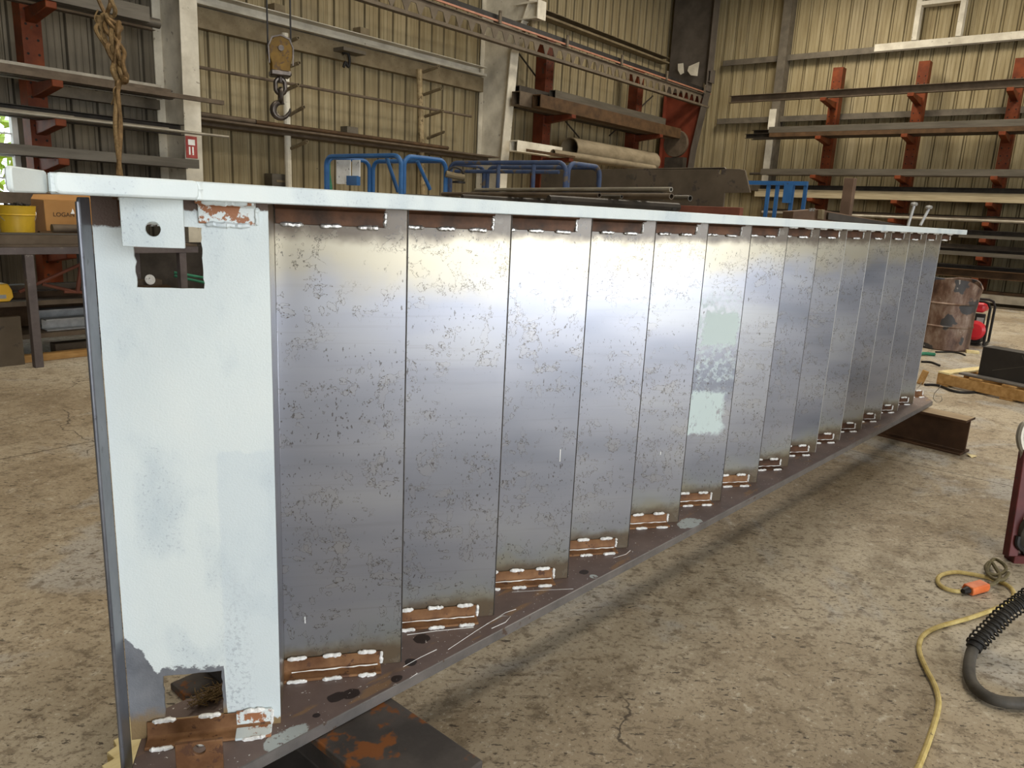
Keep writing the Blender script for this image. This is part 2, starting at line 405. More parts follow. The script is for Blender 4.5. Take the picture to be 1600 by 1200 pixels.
M['blue_dusty'] = simple('dusty_blue_paint', (.035,.055,.115), (.062,.085,.145), 6, .55, 0, .05, fleck=((.11,.085,.06), 9, .56))
M['brown_plate'] = simple('brown_mill_plate', (.085,.065,.043), (.13,.10,.068), 2.5, .6, .2, .1, fleck=((.07,.055,.045), 7, .6))
M['rust_beam'] = simple('rusted_beam', (.058,.05,.045), (.105,.09,.08), 6, .6, .25, .35, stretch=(1,1,1), fleck=((.22,.080,.024), 5, .54))
M['rust_dark'] = simple('dark_rust_beam', (.035,.017,.008), (.07,.034,.015), 5, .7, .1, .3)
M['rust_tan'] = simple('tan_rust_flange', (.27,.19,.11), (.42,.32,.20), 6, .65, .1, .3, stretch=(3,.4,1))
M['black_chan'] = simple('black_mill_channel', (.030,.026,.023), (.046,.040,.034), 3, .5, .3, .1)
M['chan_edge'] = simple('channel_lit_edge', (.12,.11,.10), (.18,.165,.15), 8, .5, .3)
M['wood'] = simple('pallet_wood', (.30,.16,.05), (.46,.27,.10), 5, .75, 0, .3, stretch=(1,4,4))
M['wood_new'] = simple('fresh_wood', (.66,.53,.26), (.80,.68,.38), 6, .7, 0, .3, stretch=(1,5,5))
M['red_lead'] = simple('red_oxide_steel', (.13,.045,.028), (.19,.068,.042), 5, .6, .05)
M['barrel'] = None
M['red'] = simple('red_paint', (.55,.02,.03), (.68,.035,.045), 4, .35, 0, .03)
M['maroon'] = simple('maroon_paint', (.085,.020,.019), (.14,.032,.028), 8, .5, 0, .15, fleck=((.06,.04,.035), 18, .62))
M['black'] = simple('black_rubber', (.012,.011,.010), (.025,.022,.02), 8, .5, 0, .1)
M['grey_rubber'] = simple('dusty_black_hose', (.05,.045,.038), (.085,.075,.062), 20, .6, 0, .1)
M['chrome'] = simple('worn_chrome', (.50,.49,.47), (.66,.65,.62), 12, .28, .9, .05)
M['cord'] = simple('yellow_cord', (.42,.31,.10), (.58,.46,.19), 30, .55, 0, .05, fleck=((.20,.15,.07), 22, .62))
M['cord_dark'] = simple('olive_cord', (.09,.075,.035), (.15,.12,.06), 30, .6)
M['orange_plastic'] = simple('orange_plastic', (.62,.13,.03), (.78,.22,.07), 18, .45)
M['yellow'] = simple('yellow_pail_plastic', (.52,.32,.02), (.66,.42,.03), 4, .42, 0, .03, fleck=((.20,.13,.05), 9, .66))
M['tool_yellow'] = simple('yellow_tool_plastic', (.70,.38,.02), (.80,.46,.04), 6, .4)
M['card'] = simple('brown_cardboard', (.34,.17,.055), (.42,.22,.075), 3, .75, 0, .05)
M['ink'] = simple('printed_ink', (.05,.03,.02), (.07,.045,.03), 5, .8)
M['paper'] = simple('scuffed_paper', (.80,.79,.74), (.92,.91,.87), 14, .8, 0, .05, fleck=((.12,.10,.08), 26, .62))
M['wire'] = simple('rusty_wire', (.10,.06,.025), (.20,.125,.055), 30, .5, .35, .2)
M['wire_tan'] = simple('braided_rope', (.12,.075,.03), (.22,.145,.065), 60, .7, 0, .4)
M['hoist'] = simple('hoist_yellow', (.115,.062,.009), (.19,.105,.015), 12, .55, .1, .2, fleck=((.09,.05,.02), 14, .55))
M['hook'] = simple('hook_steel', (.05,.04,.032), (.10,.08,.065), 12, .35, .7, .2)
M['crane'] = simple('crane_brown', (.10,.078,.055), (.15,.12,.085), 4, .6, .1)
M['copper'] = simple('copper_conductor', (.30,.13,.08), (.42,.20,.13), 8, .45, .3)
M['post_brown'] = simple('brown_post', (.10,.062,.04), (.15,.095,.062), 4, .7)
M['pegwood'] = simple('flaky_yellow_pipe', (.26,.19,.10), (.40,.31,.17), 14, .6, .1, .2, fleck=((.14,.10,.05), 10, .56))
M['bench'] = simple('worn_bench_steel', (.095,.080,.078), (.15,.125,.12), 6, .5, .3, .15, fleck=((.38,.34,.30), 12, .64))
M['roof'] = simple('white_roof_liner', (.30,.28,.23), (.38,.355,.30), 1.5, .8)
M['frame_white'] = simple('white_window_frame', (.62,.62,.58), (.72,.72,.68), 6, .6)
M['leaf'] = simple('sunlit_leaf', (.25,.40,.03), (.50,.60,.08), 6, .6)
M['green'] = simple('green_hose', (.03,.16,.09), (.05,.24,.14), 8, .5)
M['sign_red'] = simple('faded_red_sign', (.30,.05,.045), (.42,.09,.075), 8, .6)
def _glass():
    m = NT('window_glass'); m.b.inputs['Transmission Weight'].default_value = 1; m.b.inputs['Roughness'].default_value = .02; m.b.inputs['IOR'].default_value = 1.02
    return m.out((.95,.97,.96))
M['glass'] = _glass()
def barrel_mat():
    m = NT('burnt_rusty_drum'); v = m.coord()
    col = m.ramp(m.noise(m.coord((1,1,.45)), 6, 6, .68), [(.34, (.06,.03,.02)), (.46, (.135,.075,.048)), (.57, (.22,.15,.11)), (.70, (.38,.31,.26))])
    col = m.mix(m.math('MULTIPLY', m.step(m.noise(v, 3.6, 3, .5), .55, .58), .9), col, (.032,.036,.04))
    col = m.mix(m.math('MULTIPLY', m.step(m.noise(m.coord((1,1,.6)), 5, 6, .75), .60, .66), .85), col, (.55,.50,.43))
    return m.out(col, .5, .25, m.noise(v, 40, 4), .25, .006)
M['barrel'] = barrel_mat()

def text(name, body, size, mat, parent, world_at, rot, extrude=.0008):
    tc = bpy.data.curves.new(name, 'FONT'); tc.body = body; tc.size = size; tc.extrude = extrude
    to = bpy.data.objects.new(name, tc); COL.objects.link(to); bpy.context.view_layer.update()
    me = bpy.data.meshes.new_from_object(to.evaluated_get(bpy.context.evaluated_depsgraph_get()))
    bpy.data.objects.remove(to); bpy.data.curves.remove(tc); me.name = name; me.materials.clear(); me.materials.append(mat)
    o = bpy.data.objects.new(name, me); COL.objects.link(o); o.parent = parent
    o.location = wm(parent).inverted() @ V(world_at); o.rotation_euler = rot; return o
# ================================================================== SETTING
WY, WX, H = 10.35, 19.2, 7.0
X0, Y0 = -9.0, -9.5
fl = MB().box((X0-.2, Y0-.2, -.15), (WX+.2, WY+.2, 0)); struct('floor', fl, M['concrete'], loc=(0,0,0))
struct('ceiling', MB().box((X0-.2, Y0-.2, H), (WX+.2, WY+.2, H+.1)), M['roof'])

def ribbed(o, d, n, length, z0, z1, pitch=.305, phase=.0):
    """ribbed sheet: o start, d along, n outward normal; ribs are channels pressed outward"""
    prof = []; t = -phase
    prof.append((0, 0))
    while t < length:
        for a, h in ((0,0),(.022,.030),(.058,.030),(.080,0),(.138,0),(.143,.006),(.157,.006),(.162,0),(.218,0),(.223,.006),(.237,.006),(.242,0)):
            x = t+a
            if 0 < x < length: prof.append((x, h))
        t += pitch
    prof.append((length, 0))
    mb = MB(); o, d, n = V(o), V(d), V(n); vs = []
    for x, h in prof: 
        for z in (z0, z1): vs.append(o + d*x + n*h + V((0,0,z)))
    fs = [(2*i, 2*i+1, 2*i+3, 2*i+2) for i in range(len(prof)-1)]
    return mb.add(vs, fs)
def merge(*ms):
    r = MB()
    for q in ms: r.add(q.v, q.f)
    return r
# back wall: dusty bay left of the first column in a sheet coloured darker for its shade, tan sheets to its right; window opening left of x=3.45
WIN = (1.55, 3.33, 1.02, 2.28)
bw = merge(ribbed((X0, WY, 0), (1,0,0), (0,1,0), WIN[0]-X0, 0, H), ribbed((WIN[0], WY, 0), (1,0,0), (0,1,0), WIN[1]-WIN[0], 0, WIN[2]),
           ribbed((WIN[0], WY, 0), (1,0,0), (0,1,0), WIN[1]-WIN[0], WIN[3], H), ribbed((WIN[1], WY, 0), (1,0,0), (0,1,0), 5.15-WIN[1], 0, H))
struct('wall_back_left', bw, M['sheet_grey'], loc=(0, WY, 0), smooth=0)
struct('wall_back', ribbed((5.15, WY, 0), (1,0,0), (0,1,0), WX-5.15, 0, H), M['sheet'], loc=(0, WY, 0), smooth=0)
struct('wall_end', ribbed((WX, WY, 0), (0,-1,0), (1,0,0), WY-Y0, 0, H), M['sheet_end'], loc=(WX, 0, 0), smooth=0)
struct('wall_left', MB().box((X0-.1, Y0, 0), (X0, WY, H)), M['wall_dark'])
# front wall with two open roll-up doors
D1, D2 = (-5.8, 1.8, 4.4), (11.0, 14.5, 4.6)
fw = MB()
for a, b, z0, z1 in ((X0, D1[0], 0, H), (D1[0], D1[1], D1[2], H), (D1[1], D2[0], 0, H), (D2[0], D2[1], D2[2], H), (D2[1], WX, 0, H)):
    fw.box((a, Y0-.1, z0), (b, Y0, z1))
struct('wall_front', fw, M['wall_dark'])

# window with muntins and outside greenery
w1 = build('window_1', MB().box((WIN[0]-.05, WY-.03, WIN[2]-.05), (WIN[1]+.05, WY+.06, WIN[2])).box((WIN[0]-.05, WY-.03, WIN[3]), (WIN[1]+.05, WY+.06, WIN[3]+.05))
     .box((WIN[0]-.05, WY-.03, WIN[2]), (WIN[0], WY+.06, WIN[3])).box((WIN[1], WY-.03, WIN[2]), (WIN[1]+.06, WY+.06, WIN[3])), M['frame_white'])
w1['kind'] = 'structure'
mu = MB()
for k in range(1, 8): x = WIN[1] - k*.225; mu.box((x-.012, WY+.01, WIN[2]), (x+.012, WY+.03, WIN[3]))
for k in range(1, 5): z = WIN[2] + k*.252; mu.box((WIN[0], WY+.008, z-.01), (WIN[1], WY+.028, z+.01))
build('muntin', mu, M['frame_white'], w1)
build('glass_pane', MB().box((WIN[0], WY+.036, WIN[2]), (WIN[1], WY+.04, WIN[3])), M['glass'], w1)
bush = MB()
for _ in range(900):
    a, b, r = random.uniform(0, 2*pi), random.uniform(-1, 1), random.uniform(.4, 1)
    q = V((2.9 + 1.3*r*cos(a)*math.sqrt(1-b*b), 12.6 + .8*r*sin(a), 1.9 + 1.0*r*b)); e = V((random.gauss(0,1), random.gauss(0,1), random.gauss(0,1))).normalized()
    f = e.orthogonal().normalized(); g = e.cross(f); s_ = .11
    bush.add([q-f*s_, q-g*s_*.5, q+f*s_, q+g*s_*.5], [(0,1,2,3)])
sh = thing('shrub', 'sunlit yellow-green shrub outside the small paned window', 'shrub', (2.9, 12.6, 0))
build('foliage', bush, M['leaf'], sh); build('stem', MB().tube([(2.9,12.6,0),(2.95,12.6,1.0),(2.9,12.55,2.2)], [.06,.05,.02], 8), M['wood'], sh)
struct('ground_outside', MB().box((-2, WY+.1, -.15), (8, 18, -.02)), M['concrete'])

# building columns
def i_col(name, mats, x0, x1, fy, ywall, z1=H, tf=.02, wt=.014):
    """tapered column, web across the wall; fy = [(z, y of the inner flange)]"""
    xc = (x0+x1)/2
    root = thing(name, None, None, (xc, ywall, 0)); root['kind'] = 'structure'
    pts = [(ywall, 0)] + [(y, z) for z, y in fy] + [(ywall, z1)]
    build('column_web', MB().prism(pts, (xc-wt/2, 0, 0), (0,1,0), (0,0,1), (wt,0,0)), mats[0], root)
    f = MB()
    for (za, ya), (zb, yb) in zip(fy[:-1], fy[1:]):
        f.prism([(ya-tf, za), (ya, za), (yb, zb), (yb-tf, zb)], (x0, 0, 0), (0,1,0), (0,0,1), (x1-x0,0,0))
    build('inner_flange', f, mats[1], root)
    build('wall_flange', MB().box((x0, ywall-tf, 0), (x1, ywall, z1)), mats[0], root)
    return root
c1 = i_col('column_trim_1', (M['white_steel'], M['white_steel']), 5.035, 5.262, [(0, 9.66), (5.2, 9.58), (H, 9.2)], 10.31)
c2 = i_col('column_trim_2', (M['white_steel'], M['white_steel']), 11.33, 11.55, [(0, 9.78), (2.3, 9.70), (4.3, 9.56), (5.3, 9.1), (H, 8.3)], 10.31)
c3 = i_col('column_trim_3', (M['col_red'], M['col_dark']), 18.35, 18.65, [(0, 9.55), (3.2, 9.30), (4.4, 9.10), (4.6, 9.07)], 10.2, z1=4.6)
build('column_web', MB().box((18.50, 9.05, 4.62), (18.515, 10.2, H)), M['col_dark'], c3)
build('inner_flange', MB().box((18.35, 9.03, 4.6), (18.65, 9.05, H)), M['col_dark'], c3)
build('stiffener', MB().box((18.36, 9.05, 4.6), (18.64, 10.2, 4.62)), M['girt_dark'], c3)
for i, c in enumerate((c1, c2, c3)): c['kind'] = 'structure'

# girts (horizontal wall members)
n_tr = [0]
def trim(mb, mat, **k):
    n_tr[0] += 1; return struct('trim_%d' % n_tr[0], mb, mat, **k)
def girt(a, b, y0, y1, z0, z1, mt, mt2=None):
    m = MB().box((a, y0, z1-.012), (b, y1, z1)).box((a, y1-.012, z0), (b, y1, z1-.012)).box((a, y0, z0), (b, y1-.012, z0+.012)).box((a, y0, z0+.012), (b, y0+.012, z0+.04))
    return trim(m, mt)
girt(5.27, 11.33, 10.12, 10.33, 3.90, 4.06, M['white_steel'])
trim(MB().box((5.27, 10.20, 3.62), (11.33, 10.33, 3.88)), M['girt_tan'])
girt(5.27, 11.33, 10.00, 10.33, 2.36, 2.42, M['tube_dull'])
trim(MB().box((3.5, 10.15, 4.5), (5.03, 10.33, 4.6)), M['white_steel'])
girt(11.56, 18.3, 10.1, 10.33, 5.30, 5.44, M['girt_tan'])
trim(MB().box((3.45, 10.2, 2.50), (5.03, 10.33, 2.62)), M['girt_dark'])
for z, mt in ((5.40, 'girt_dark'), (4.00, 'girt_dark'), (2.36, 'girt_dark')):
    m = MB().box((18.98, Y0, z-.012), (19.18, 8.95, z)).box((18.98, Y0, z-.13), (18.995, 8.95, z-.012))
    trim(m, M[mt])
trim(MB().box((18.98, Y0, 5.402), (19.18, 5.35, 5.45)).box((18.97, Y0, 5.30), (18.98, 5.35, 5.45)), M['white_steel'])
trim(MB().box((18.85, 7.30, 2.0), (19.17, 7.50, H)), M['girt_dark'])
trim(MB().box((18.80, 7.36, 2.1), (18.845, 7.52, 4.15)), M['white_steel'])
wf = at_x(1432, 40, 19.0); wr = at_x(1500, 40, 19.0)
trim(MB().box((18.95, wf.y-.05, 5.46), (19.17, wf.y+.05, H)).box((18.95, wr.y-.05, 5.46), (19.17, wr.y+.05, H)).box((18.95, wr.y+.05, 6.15), (19.17, wf.y-.05, 6.23)), M['white_steel'])

# ================================================================== STAIR FLIGHT LYING ON ITS SIDE
st = thing('stair_flight', 'long welded steel stair flight lying on its side on rusty blocks', 'stair', (0,0,.24), -STYAW)
W0, W1 = .03, 1.173                    # between the stringers, in the stair's own frame (z=0 at the underside)
PITCH_S, N0, TN = .3428, .758, 1.352
A2 = V((-.839, .545, 0)); B2 = V((-.545, -.839, 0))
def sbuild(name, mb, mat, parent=st, loc=None, **k): return build(name, mb, mat, parent, loc, world=False, **k)
# bottom stringer: top face brown, front edge a grey cut edge
poly = [(.56,1.577), (.508,1.50), (.432,1.38), (.375,1.285), (5.745,1.275), (5.97,1.405), (5.97,1.577)]
bs = MB().prism(poly, (0,0,0), (1,0,0), (0,1,0), (0,0,.03))
for i, f in enumerate(bs.f):
    ns = [bs.v[k] for k in f]
    if max(p.y for p in ns) < 1.42 and max(p.z for p in ns)-min(p.z for p in ns) > .02: bs.m[i] = 1
so = sbuild('stringer', bs, [M['plate'], M['edge']], bevel=.0022)
so['label'] = 'bare brown lower stringer plate'
ts = sbuild('stringer', MB().prism([(.44,1.62), (.435,1.45), (.37,1.295), (5.875,1.28), (5.875,1.62)], (0,0,W1), (1,0,0), (0,1,0), (0,0,.032)), M['primer'], bevel=.0022)
ts['label'] = 'grey primed upper stringer plate'
# thickened end of the upper stringer: a bar along the edge, and its end turned out towards the aisle
def rbar(a, b, z0, z1, th, out):
    """flat bar with rounded ends standing on edge"""
    a, b, out = V(a), V(b), V(out); L = (b-a).length; r = .009; q = []
    for cx, cz, s0 in ((L-r, z1-r, 0), (r, z1-r, 90), (r, z0+r, 180), (L-r, z0+r, 270)):
        for k in range(5): t = radians(s0+90*k/4); q.append((cx+cos(t)*r, cz+sin(t)*r))
    return MB().prism(q, a, (b-a).normalized(), (0,0,1), out*th)
ec = sbuild('stringer_end_bar', rbar((.368,1.276,0), (.583,1.274,0), W1+.001, W1+.032, .014, (0,-1,0)), M['primer'], bevel=.004, segs=2)
sbuild('stringer_end_bar', rbar((.366,1.285,0), (.276,1.105,0), W1+.001, W1+.033, .008, (-.894,.447,0)), M['primer'], bevel=.002)
q = [V((.585, 1.268, W1+.003+.0275*k/7)) for k in range(8)]
sbuild('weld_bead', MB().tube(q, [.006+.002*random.random() for _ in q], 8), M['primer'], ec)
sbuild('weld_bead', MB().tube([V((.368,1.268, W1+.004+.026*k/6)) for k in range(7)], .006, 8), M['primer'], ec)

def bead(mb, a, b, r=.0055):
    a, b = V(a), V(b); n = 9; P = []; R = []
    for k in range(n+1):
        t = k/n; P.append(a.lerp(b, t) + V((random.uniform(-1,1), random.uniform(-1,1), random.uniform(-1,1)))*.0012)
        R.append(r*(.45 if k in (0, n) else 1)*random.uniform(.85, 1.2))
    mb.tube(P, R, 7)
def clip_mesh(u0, u1, top, leg=.042, t=.006):
    """angle between tread face and stringer, in tread space; u along the tread"""
    out = V((-.545,-.839,0)); z0 = 0 if not top else W1-W0; s = 1 if not top else -1
    # L profile in (out, z)
    pr = [(.003, 0), (leg, 0), (leg, t*.6), (leg-.003, t), (t+.012, t), (t+.006, t+.002), (t+.003, t+.005), (t+.002, t+.011), (t, leg-.003), (t*.6+.003, leg), (.003, leg)]
    o = A2*u0
    return MB().prism(pr, o + V((0,0,z0)), out, V((0,0,s)), A2*(u1-u0))
def clip_beads(u0, u1, top, leg=.042, n=3):
    out = V((-.545,-.839,0)); z0 = 0 if not top else W1-W0; s = 1 if not top else -1
    L = u1-u0; res = []
    for k in range(n):
        c = u0 + .035 + (L-.07)*k/max(1, n-1); h = .023
        res.append((A2*(c-h) + out*.006 + V((0,0,z0+s*(leg+.001))), A2*(c+h) + out*.006 + V((0,0,z0+s*(leg+.001))), .0055))
        res.append((A2*(c-h) + out*(leg+.002) + V((0,0,z0+s*.003)), A2*(c+h) + out*(leg+.002) + V((0,0,z0+s*.003)), .005))
    res.append((A2*(u0-.002) + out*.007 + V((0,0,z0+s*.008)), A2*(u0-.002) + out*.007 + V((0,0,z0+s*leg)), .0045))
    return res
def add_beads(clip, beads, mat):
    for a_, b_, r_ in beads:
        q_ = MB(); bead(q_, a_, b_, r_); build('weld_bead', q_, mat, clip, loc=(0,0,0), world=False)
REST = MB()
def rest_beads(beads, loc, mi):
    for a_, b_, r_ in beads:
        q_ = MB(); bead(q_, a_+loc, b_+loc, r_); REST.add(q_.v, q_.f, mi)
# pan plate: tread with the bend at the nosing and the riser behind it
def tread_mesh(tl, rl, hz, t=.0055):
    nb = A2*0 ; n = V((.545,.839,0))           # away from the viewer
    # polyline outline in plan, thickness to the far side
    p = [V((0,0,0)), A2*tl, A2*tl + B2*rl]
    inner = [p[0] + n*t, A2*(tl) + n*t - A2*0 + A2*t, A2*(tl) + A2*t + B2*rl]
    q = [(a.x, a.y) for a in (p[0], p[1], p[2], inner[2], inner[1], inner[0])]
    mb = MB().prism(q, (0,0,0), (1,0,0), (0,1,0), (0,0,hz))
    e = A2*-.0032                       # strip added at the nosing, its dark colour draws the seam's shadow gap
    r_ = [(a.x, a.y) for a in (n*.0012, e + n*.0012, e + n*t, n*t)]
    return mb.prism(r_, (0,0,0), (1,0,0), (0,1,0), (0,0,hz), mi=1)
HZ = W1-W0
def TM(q, d):
    r = MB(); r.v = [p+d for p in q.v]; r.f = q.f; r.m = q.m; return r
tm = tread_mesh(.2875, .172, HZ); tproto = None
wmesh = {}
for i in range(1, 15):
    loc = V((N0 + PITCH_S*i, TN, W0))
    if tproto is None:
        t_ = sbuild('tread_plate', TM(tm, loc), [M['mill'], M['nosing_edge']], loc=loc, bevel=.0018, segs=2)
        tproto = t_
    else:
        t_ = tproto.copy(); COL.objects.link(t_); t_.location = loc
        if i == 6:
            t_.data = tproto.data.copy(); t_.data.materials[0] = M['mill_patch']; t_['label'] = 'tread plate smeared with grey primer'
    if i >= 9: t_.material_slots[1].link = 'OBJECT'; t_.material_slots[1].material = M['bright_edge']  # far edges coloured bright as if lit
    for top in (0, 1):
        key = (top,); u1_ = .292 if not top else .285; bl = clip_beads(.052, u1_, top)
        if key not in wmesh:
            q = clip_mesh(.052, u1_, top)
            c_ = sbuild('angle_clip', MB().add([p+loc for p in q.v], q.f), M['clip_dark'] if top else M['clip_rust'], loc=loc, bevel=.001)
            wmesh[key] = c_
            if not top:
                o_ = V((-.545,-.839,0))*.0165 + V((0,0,.0125)); q = MB().tube([A2*(.06+.21*k/14) + o_ + V((0,0,random.uniform(-.0015,.0015))) for k in range(15)], [random.uniform(.0004,.0022) for _ in range(15)], 6)
                drip = build('paint_drip', q, M['chalk'], c_, loc=(0,0,0), world=False)
        else:
            c_ = wmesh[key].copy(); COL.objects.link(c_); c_.location = loc
            if not top and i >= 8: c_.material_slots[0].link = 'OBJECT'; c_.material_slots[0].material = M['clip_dark']
            if not top: d2 = drip.copy(); COL.objects.link(d2); d2.parent = c_
        MATRIX[c_.name] = MATRIX[st.name] @ Matrix.Translation(loc)
        if not top and i <= 8: add_beads(c_, bl, M['weld_white'])
        elif top and i <= 7: add_beads(c_, [bl[0], bl[2], bl[4], bl[6]], M['weld'])
        else: rest_beads(bl, loc, 1 if top else 0)
# first, wider plate: rolled with primer, two flame-cut openings, folded lip at its left edge
loc0 = V((N0, TN, W0)); TL0 = .308
def jag(a, b, n, amp):
    return [(a[0]+(b[0]-a[0])*k/n + (random.uniform(-amp, amp) if 0 < k else 0), a[1]+(b[1]-a[1])*k/n + (random.uniform(-amp, amp) if 0 < k else 0)) for k in range(n)]
def hole(u0, u1, z0, z1, amp):
    return jag((u0,z0), (u1,z0), 6, amp*.3) + jag((u1,z0), (u1,z1), 12, amp) + jag((u1,z1), (u0,z1), 8, amp*.6) + jag((u0,z1), (u0,z0), 12, amp)
zb = W0+.24
p0 = MB().prism([(0,0), (TL0,0), (TL0,HZ), (0,HZ)], loc0, A2, (0,0,1), V((.545,.839,0))*.0055,
    [hole(.121, .240, 1.247-zb, 1.362-zb, .002), hole(.120, .238, .308-zb, .417-zb, .0015)])
po = sbuild('tread_plate', p0, M['primer_panel'], loc=loc0, bevel=.0012)
po['label'] = 'wide end plate rolled with grey primer and cut with two square openings'
lip = MB().prism([(0,-.09), (.060,-.09), (.062,-.088), (.062,HZ-.010), (.057,HZ-.004), (0,HZ-.004)], loc0 + A2*(TL0+.001), B2, (0,0,1), A2*.006)
sbuild('folded_lip', lip, M['bend'], loc=loc0 + A2*TL0, bevel=.002, segs=2)
lt = MB().tube([loc0 + A2*(TL0+.004) + B2*.062 + V((0,0,z)) for z in (-.088, HZ-.012)], .0042, 10)
sbuild('lip_edge', lt, M['bend'], loc=loc0)
def clip0(u0, u1, top, mat):
    q = clip_mesh(u0, u1, top); o = sbuild('angle_clip', MB().add([p+loc0 for p in q.v], q.f), mat, loc=loc0, bevel=.001)
    add_beads(o, clip_beads(u0, u1, top, n=2 if u1-u0 < .15 else 3), M['weld_white'] if not top else M['primer'])
    return o
clip0(.022, .125, 1, M['primer_spill'])['label'] = 'angle clip mostly covered in grey primer'
clip0(.175, .262, 1, M['clip_dark'])
cl0 = clip0(.020, .275, 0, M['clip_rust'])
cp = sbuild('primer_smear', MB().prism([(.0015,.0), (.0445,.0), (.0445,.0065), (.0085,.0085), (.0085,.0445), (.0015,.0445)], loc0 + A2*.018, V((-.545,-.839,0)), (0,0,1), A2*.075), M['primer_spill'], loc=loc0, bevel=.001)
# drilled lugs
def lug(c, top, mat, hw=.05, ht=.083):
    z = W1 if top else W0; s = -1 if top else 1
    R_ = .0125; cz = .052 if top else .056
    h_ = [(R_*cos(2*pi*k/20), cz+R_*sin(2*pi*k/20)) for k in range(20)]
    return sbuild('drilled_lug', MB().prism([(-hw,0),(hw,0),(hw,ht),(-hw,ht)], V((c[0],c[1],z)), A2, (0,0,s), V((.545,.839,0))*.008, [h_]), mat, bevel=.001)
lg = lug((.540,1.352), True, M['primer']); lg['label'] = 'primed drilled lug hanging from the upper stringer'
lug((.560,1.325), False, M['clip_rust'], .045, .074)['label'] = 'rusty drilled lug standing on the lower stringer'
# last clips past the end tread
locN = V((N0 + PITCH_S*15, TN, W0))
for top in (0, 1):
    c_ = wmesh[(top,)].copy(); COL.objects.link(c_); c_.location = locN
    rest_beads(clip_beads(.052, .285, top), locN, 1 if top else 0)
sbuild('weld_beads', REST, [M['weld_white'], M['weld']])['kind'] = 'stuff'
# chalk ticks on plates
ck = MB()
for i, u, z, l in ((1, .235, .135, .018), (3, .05, .40, .04), (3, .06, .33, .0), (5, .10, .28, .012)):
    if l:
        b_ = V((N0+PITCH_S*i, TN, W0)) + A2*u + V((-.545,-.839,0))*.0006
        ck.prism([(0,0),(.0022,0),(.0028,l),(.0004,l)], b_ + V((0,0,z)), A2, (0,0,1), V((-.545,-.839,0))*.0004)
sbuild('chalk_mark', ck, M['chalk'])
STI = MATRIX[st.name].inverted()
for pts in ([(630,1042),(655,1028),(682,1015)],[(640,1060),(652,1052)],[(700,1015),(745,985),(790,957),(806,952)],[(760,975),(785,962),(798,963),(790,972),(768,982)],[(800,925),(850,922),(896,920)],[(958,872),(978,866),(985,860)],[(636,992),(680,986),(740,980)]):
    P_ = [STI @ at_z(x, y, .2705) for x, y in pts]
    sbuild('chalk_mark', MB().tube(P_, [random.uniform(.0003,.0011) for _ in P_], 5), M['chalk'])

# ---- supports
def i_beam(a, b, w, h, tf, tw):
    """I section swept from a to b (bottom centre points)"""
    a, b = V(a), V(b); d = b-a; s = d.normalized().cross(V((0,0,1)))
    p = [(-w/2,0),(w/2,0),(w/2,tf),(tw/2,tf),(tw/2,h-tf),(w/2,h-tf),(w/2,h),(-w/2,h),(-w/2,h-tf),(-tw/2,h-tf),(-tw/2,tf),(-w/2,tf)]
    return MB().prism(p, a, s, V((0,0,1)), d)
# near beam: visible right flange edge and front end, from the photo
ra = at_z(625, 1098, .24); rb = at_z(755, 1187, .24)
d_ = (rb-ra).normalized(); per = V((-d_.y, d_.x, 0)); per = per if per.dot(CAM-ra) > 0 else -per
la = at_z(500, 1160, .24); bw_ = abs((la-ra).dot(per)); bw_ = max(.15, min(.30, bw_))
e = rb + per*(bw_/2); s0 = e - d_*1.05
nb = i_beam((s0.x, s0.y, 0), (e.x, e.y, 0), bw_, .2385, .022, .014)
b1 = build('steel_cribbing', nb, M['rust_beam'], bevel=.004, segs=2)
tag(b1, 'flat rusted wide-flange beam propping the near, primed end of the stair', 'steel beam')
# far beam
fa = at_z(1524, 652, .24); fb = at_z(1442, 640, .24); fc = at_z(1518, 658, .24)
d_ = V((0,-1,0)); dd = (fa-at_z(1452, 637, .24)); dd.z = 0; d_ = dd.normalized()
per = V((-d_.y, d_.x, 0)); per = per if per.dot(V((-1,0,0))) > 0 else -per
fe = fa + per*.075; f0 = fe - d_*1.25
fbm = i_beam((f0.x, f0.y, 0), (fe.x, fe.y, 0), .17, .2385, .016, .012)
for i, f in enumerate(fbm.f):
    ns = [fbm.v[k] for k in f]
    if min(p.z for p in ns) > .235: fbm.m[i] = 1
b2 = thing('steel_cribbing', 'short brown beam with chalk numerals under the far stair end', 'steel beam', (fe.x, fe.y, 0))
build('beam', fbm, [M['rust_dark'], M['rust_tan']], b2, bevel=.003)
wn = per*1.0
mk = MB(); face = lambda s_, z_: fe - d_*s_ + per*.0075 + V((0,0,z_))
def stroke(pts, r=.0022): mk.tube([face(*p) for p in pts], r, 6)
stroke([(.215,.185), (.225,.155), (.245,.12), (.245,.085), (.225,.065), (.20,.07), (.19,.09), (.20,.112), (.235,.105)])
build('chalk_numeral', mk, M['tube_light'], b2); mk = MB()
stroke([(.335,.18), (.345,.15), (.355,.135)])
build('chalk_numeral', mk, M['tube_light'], b2)
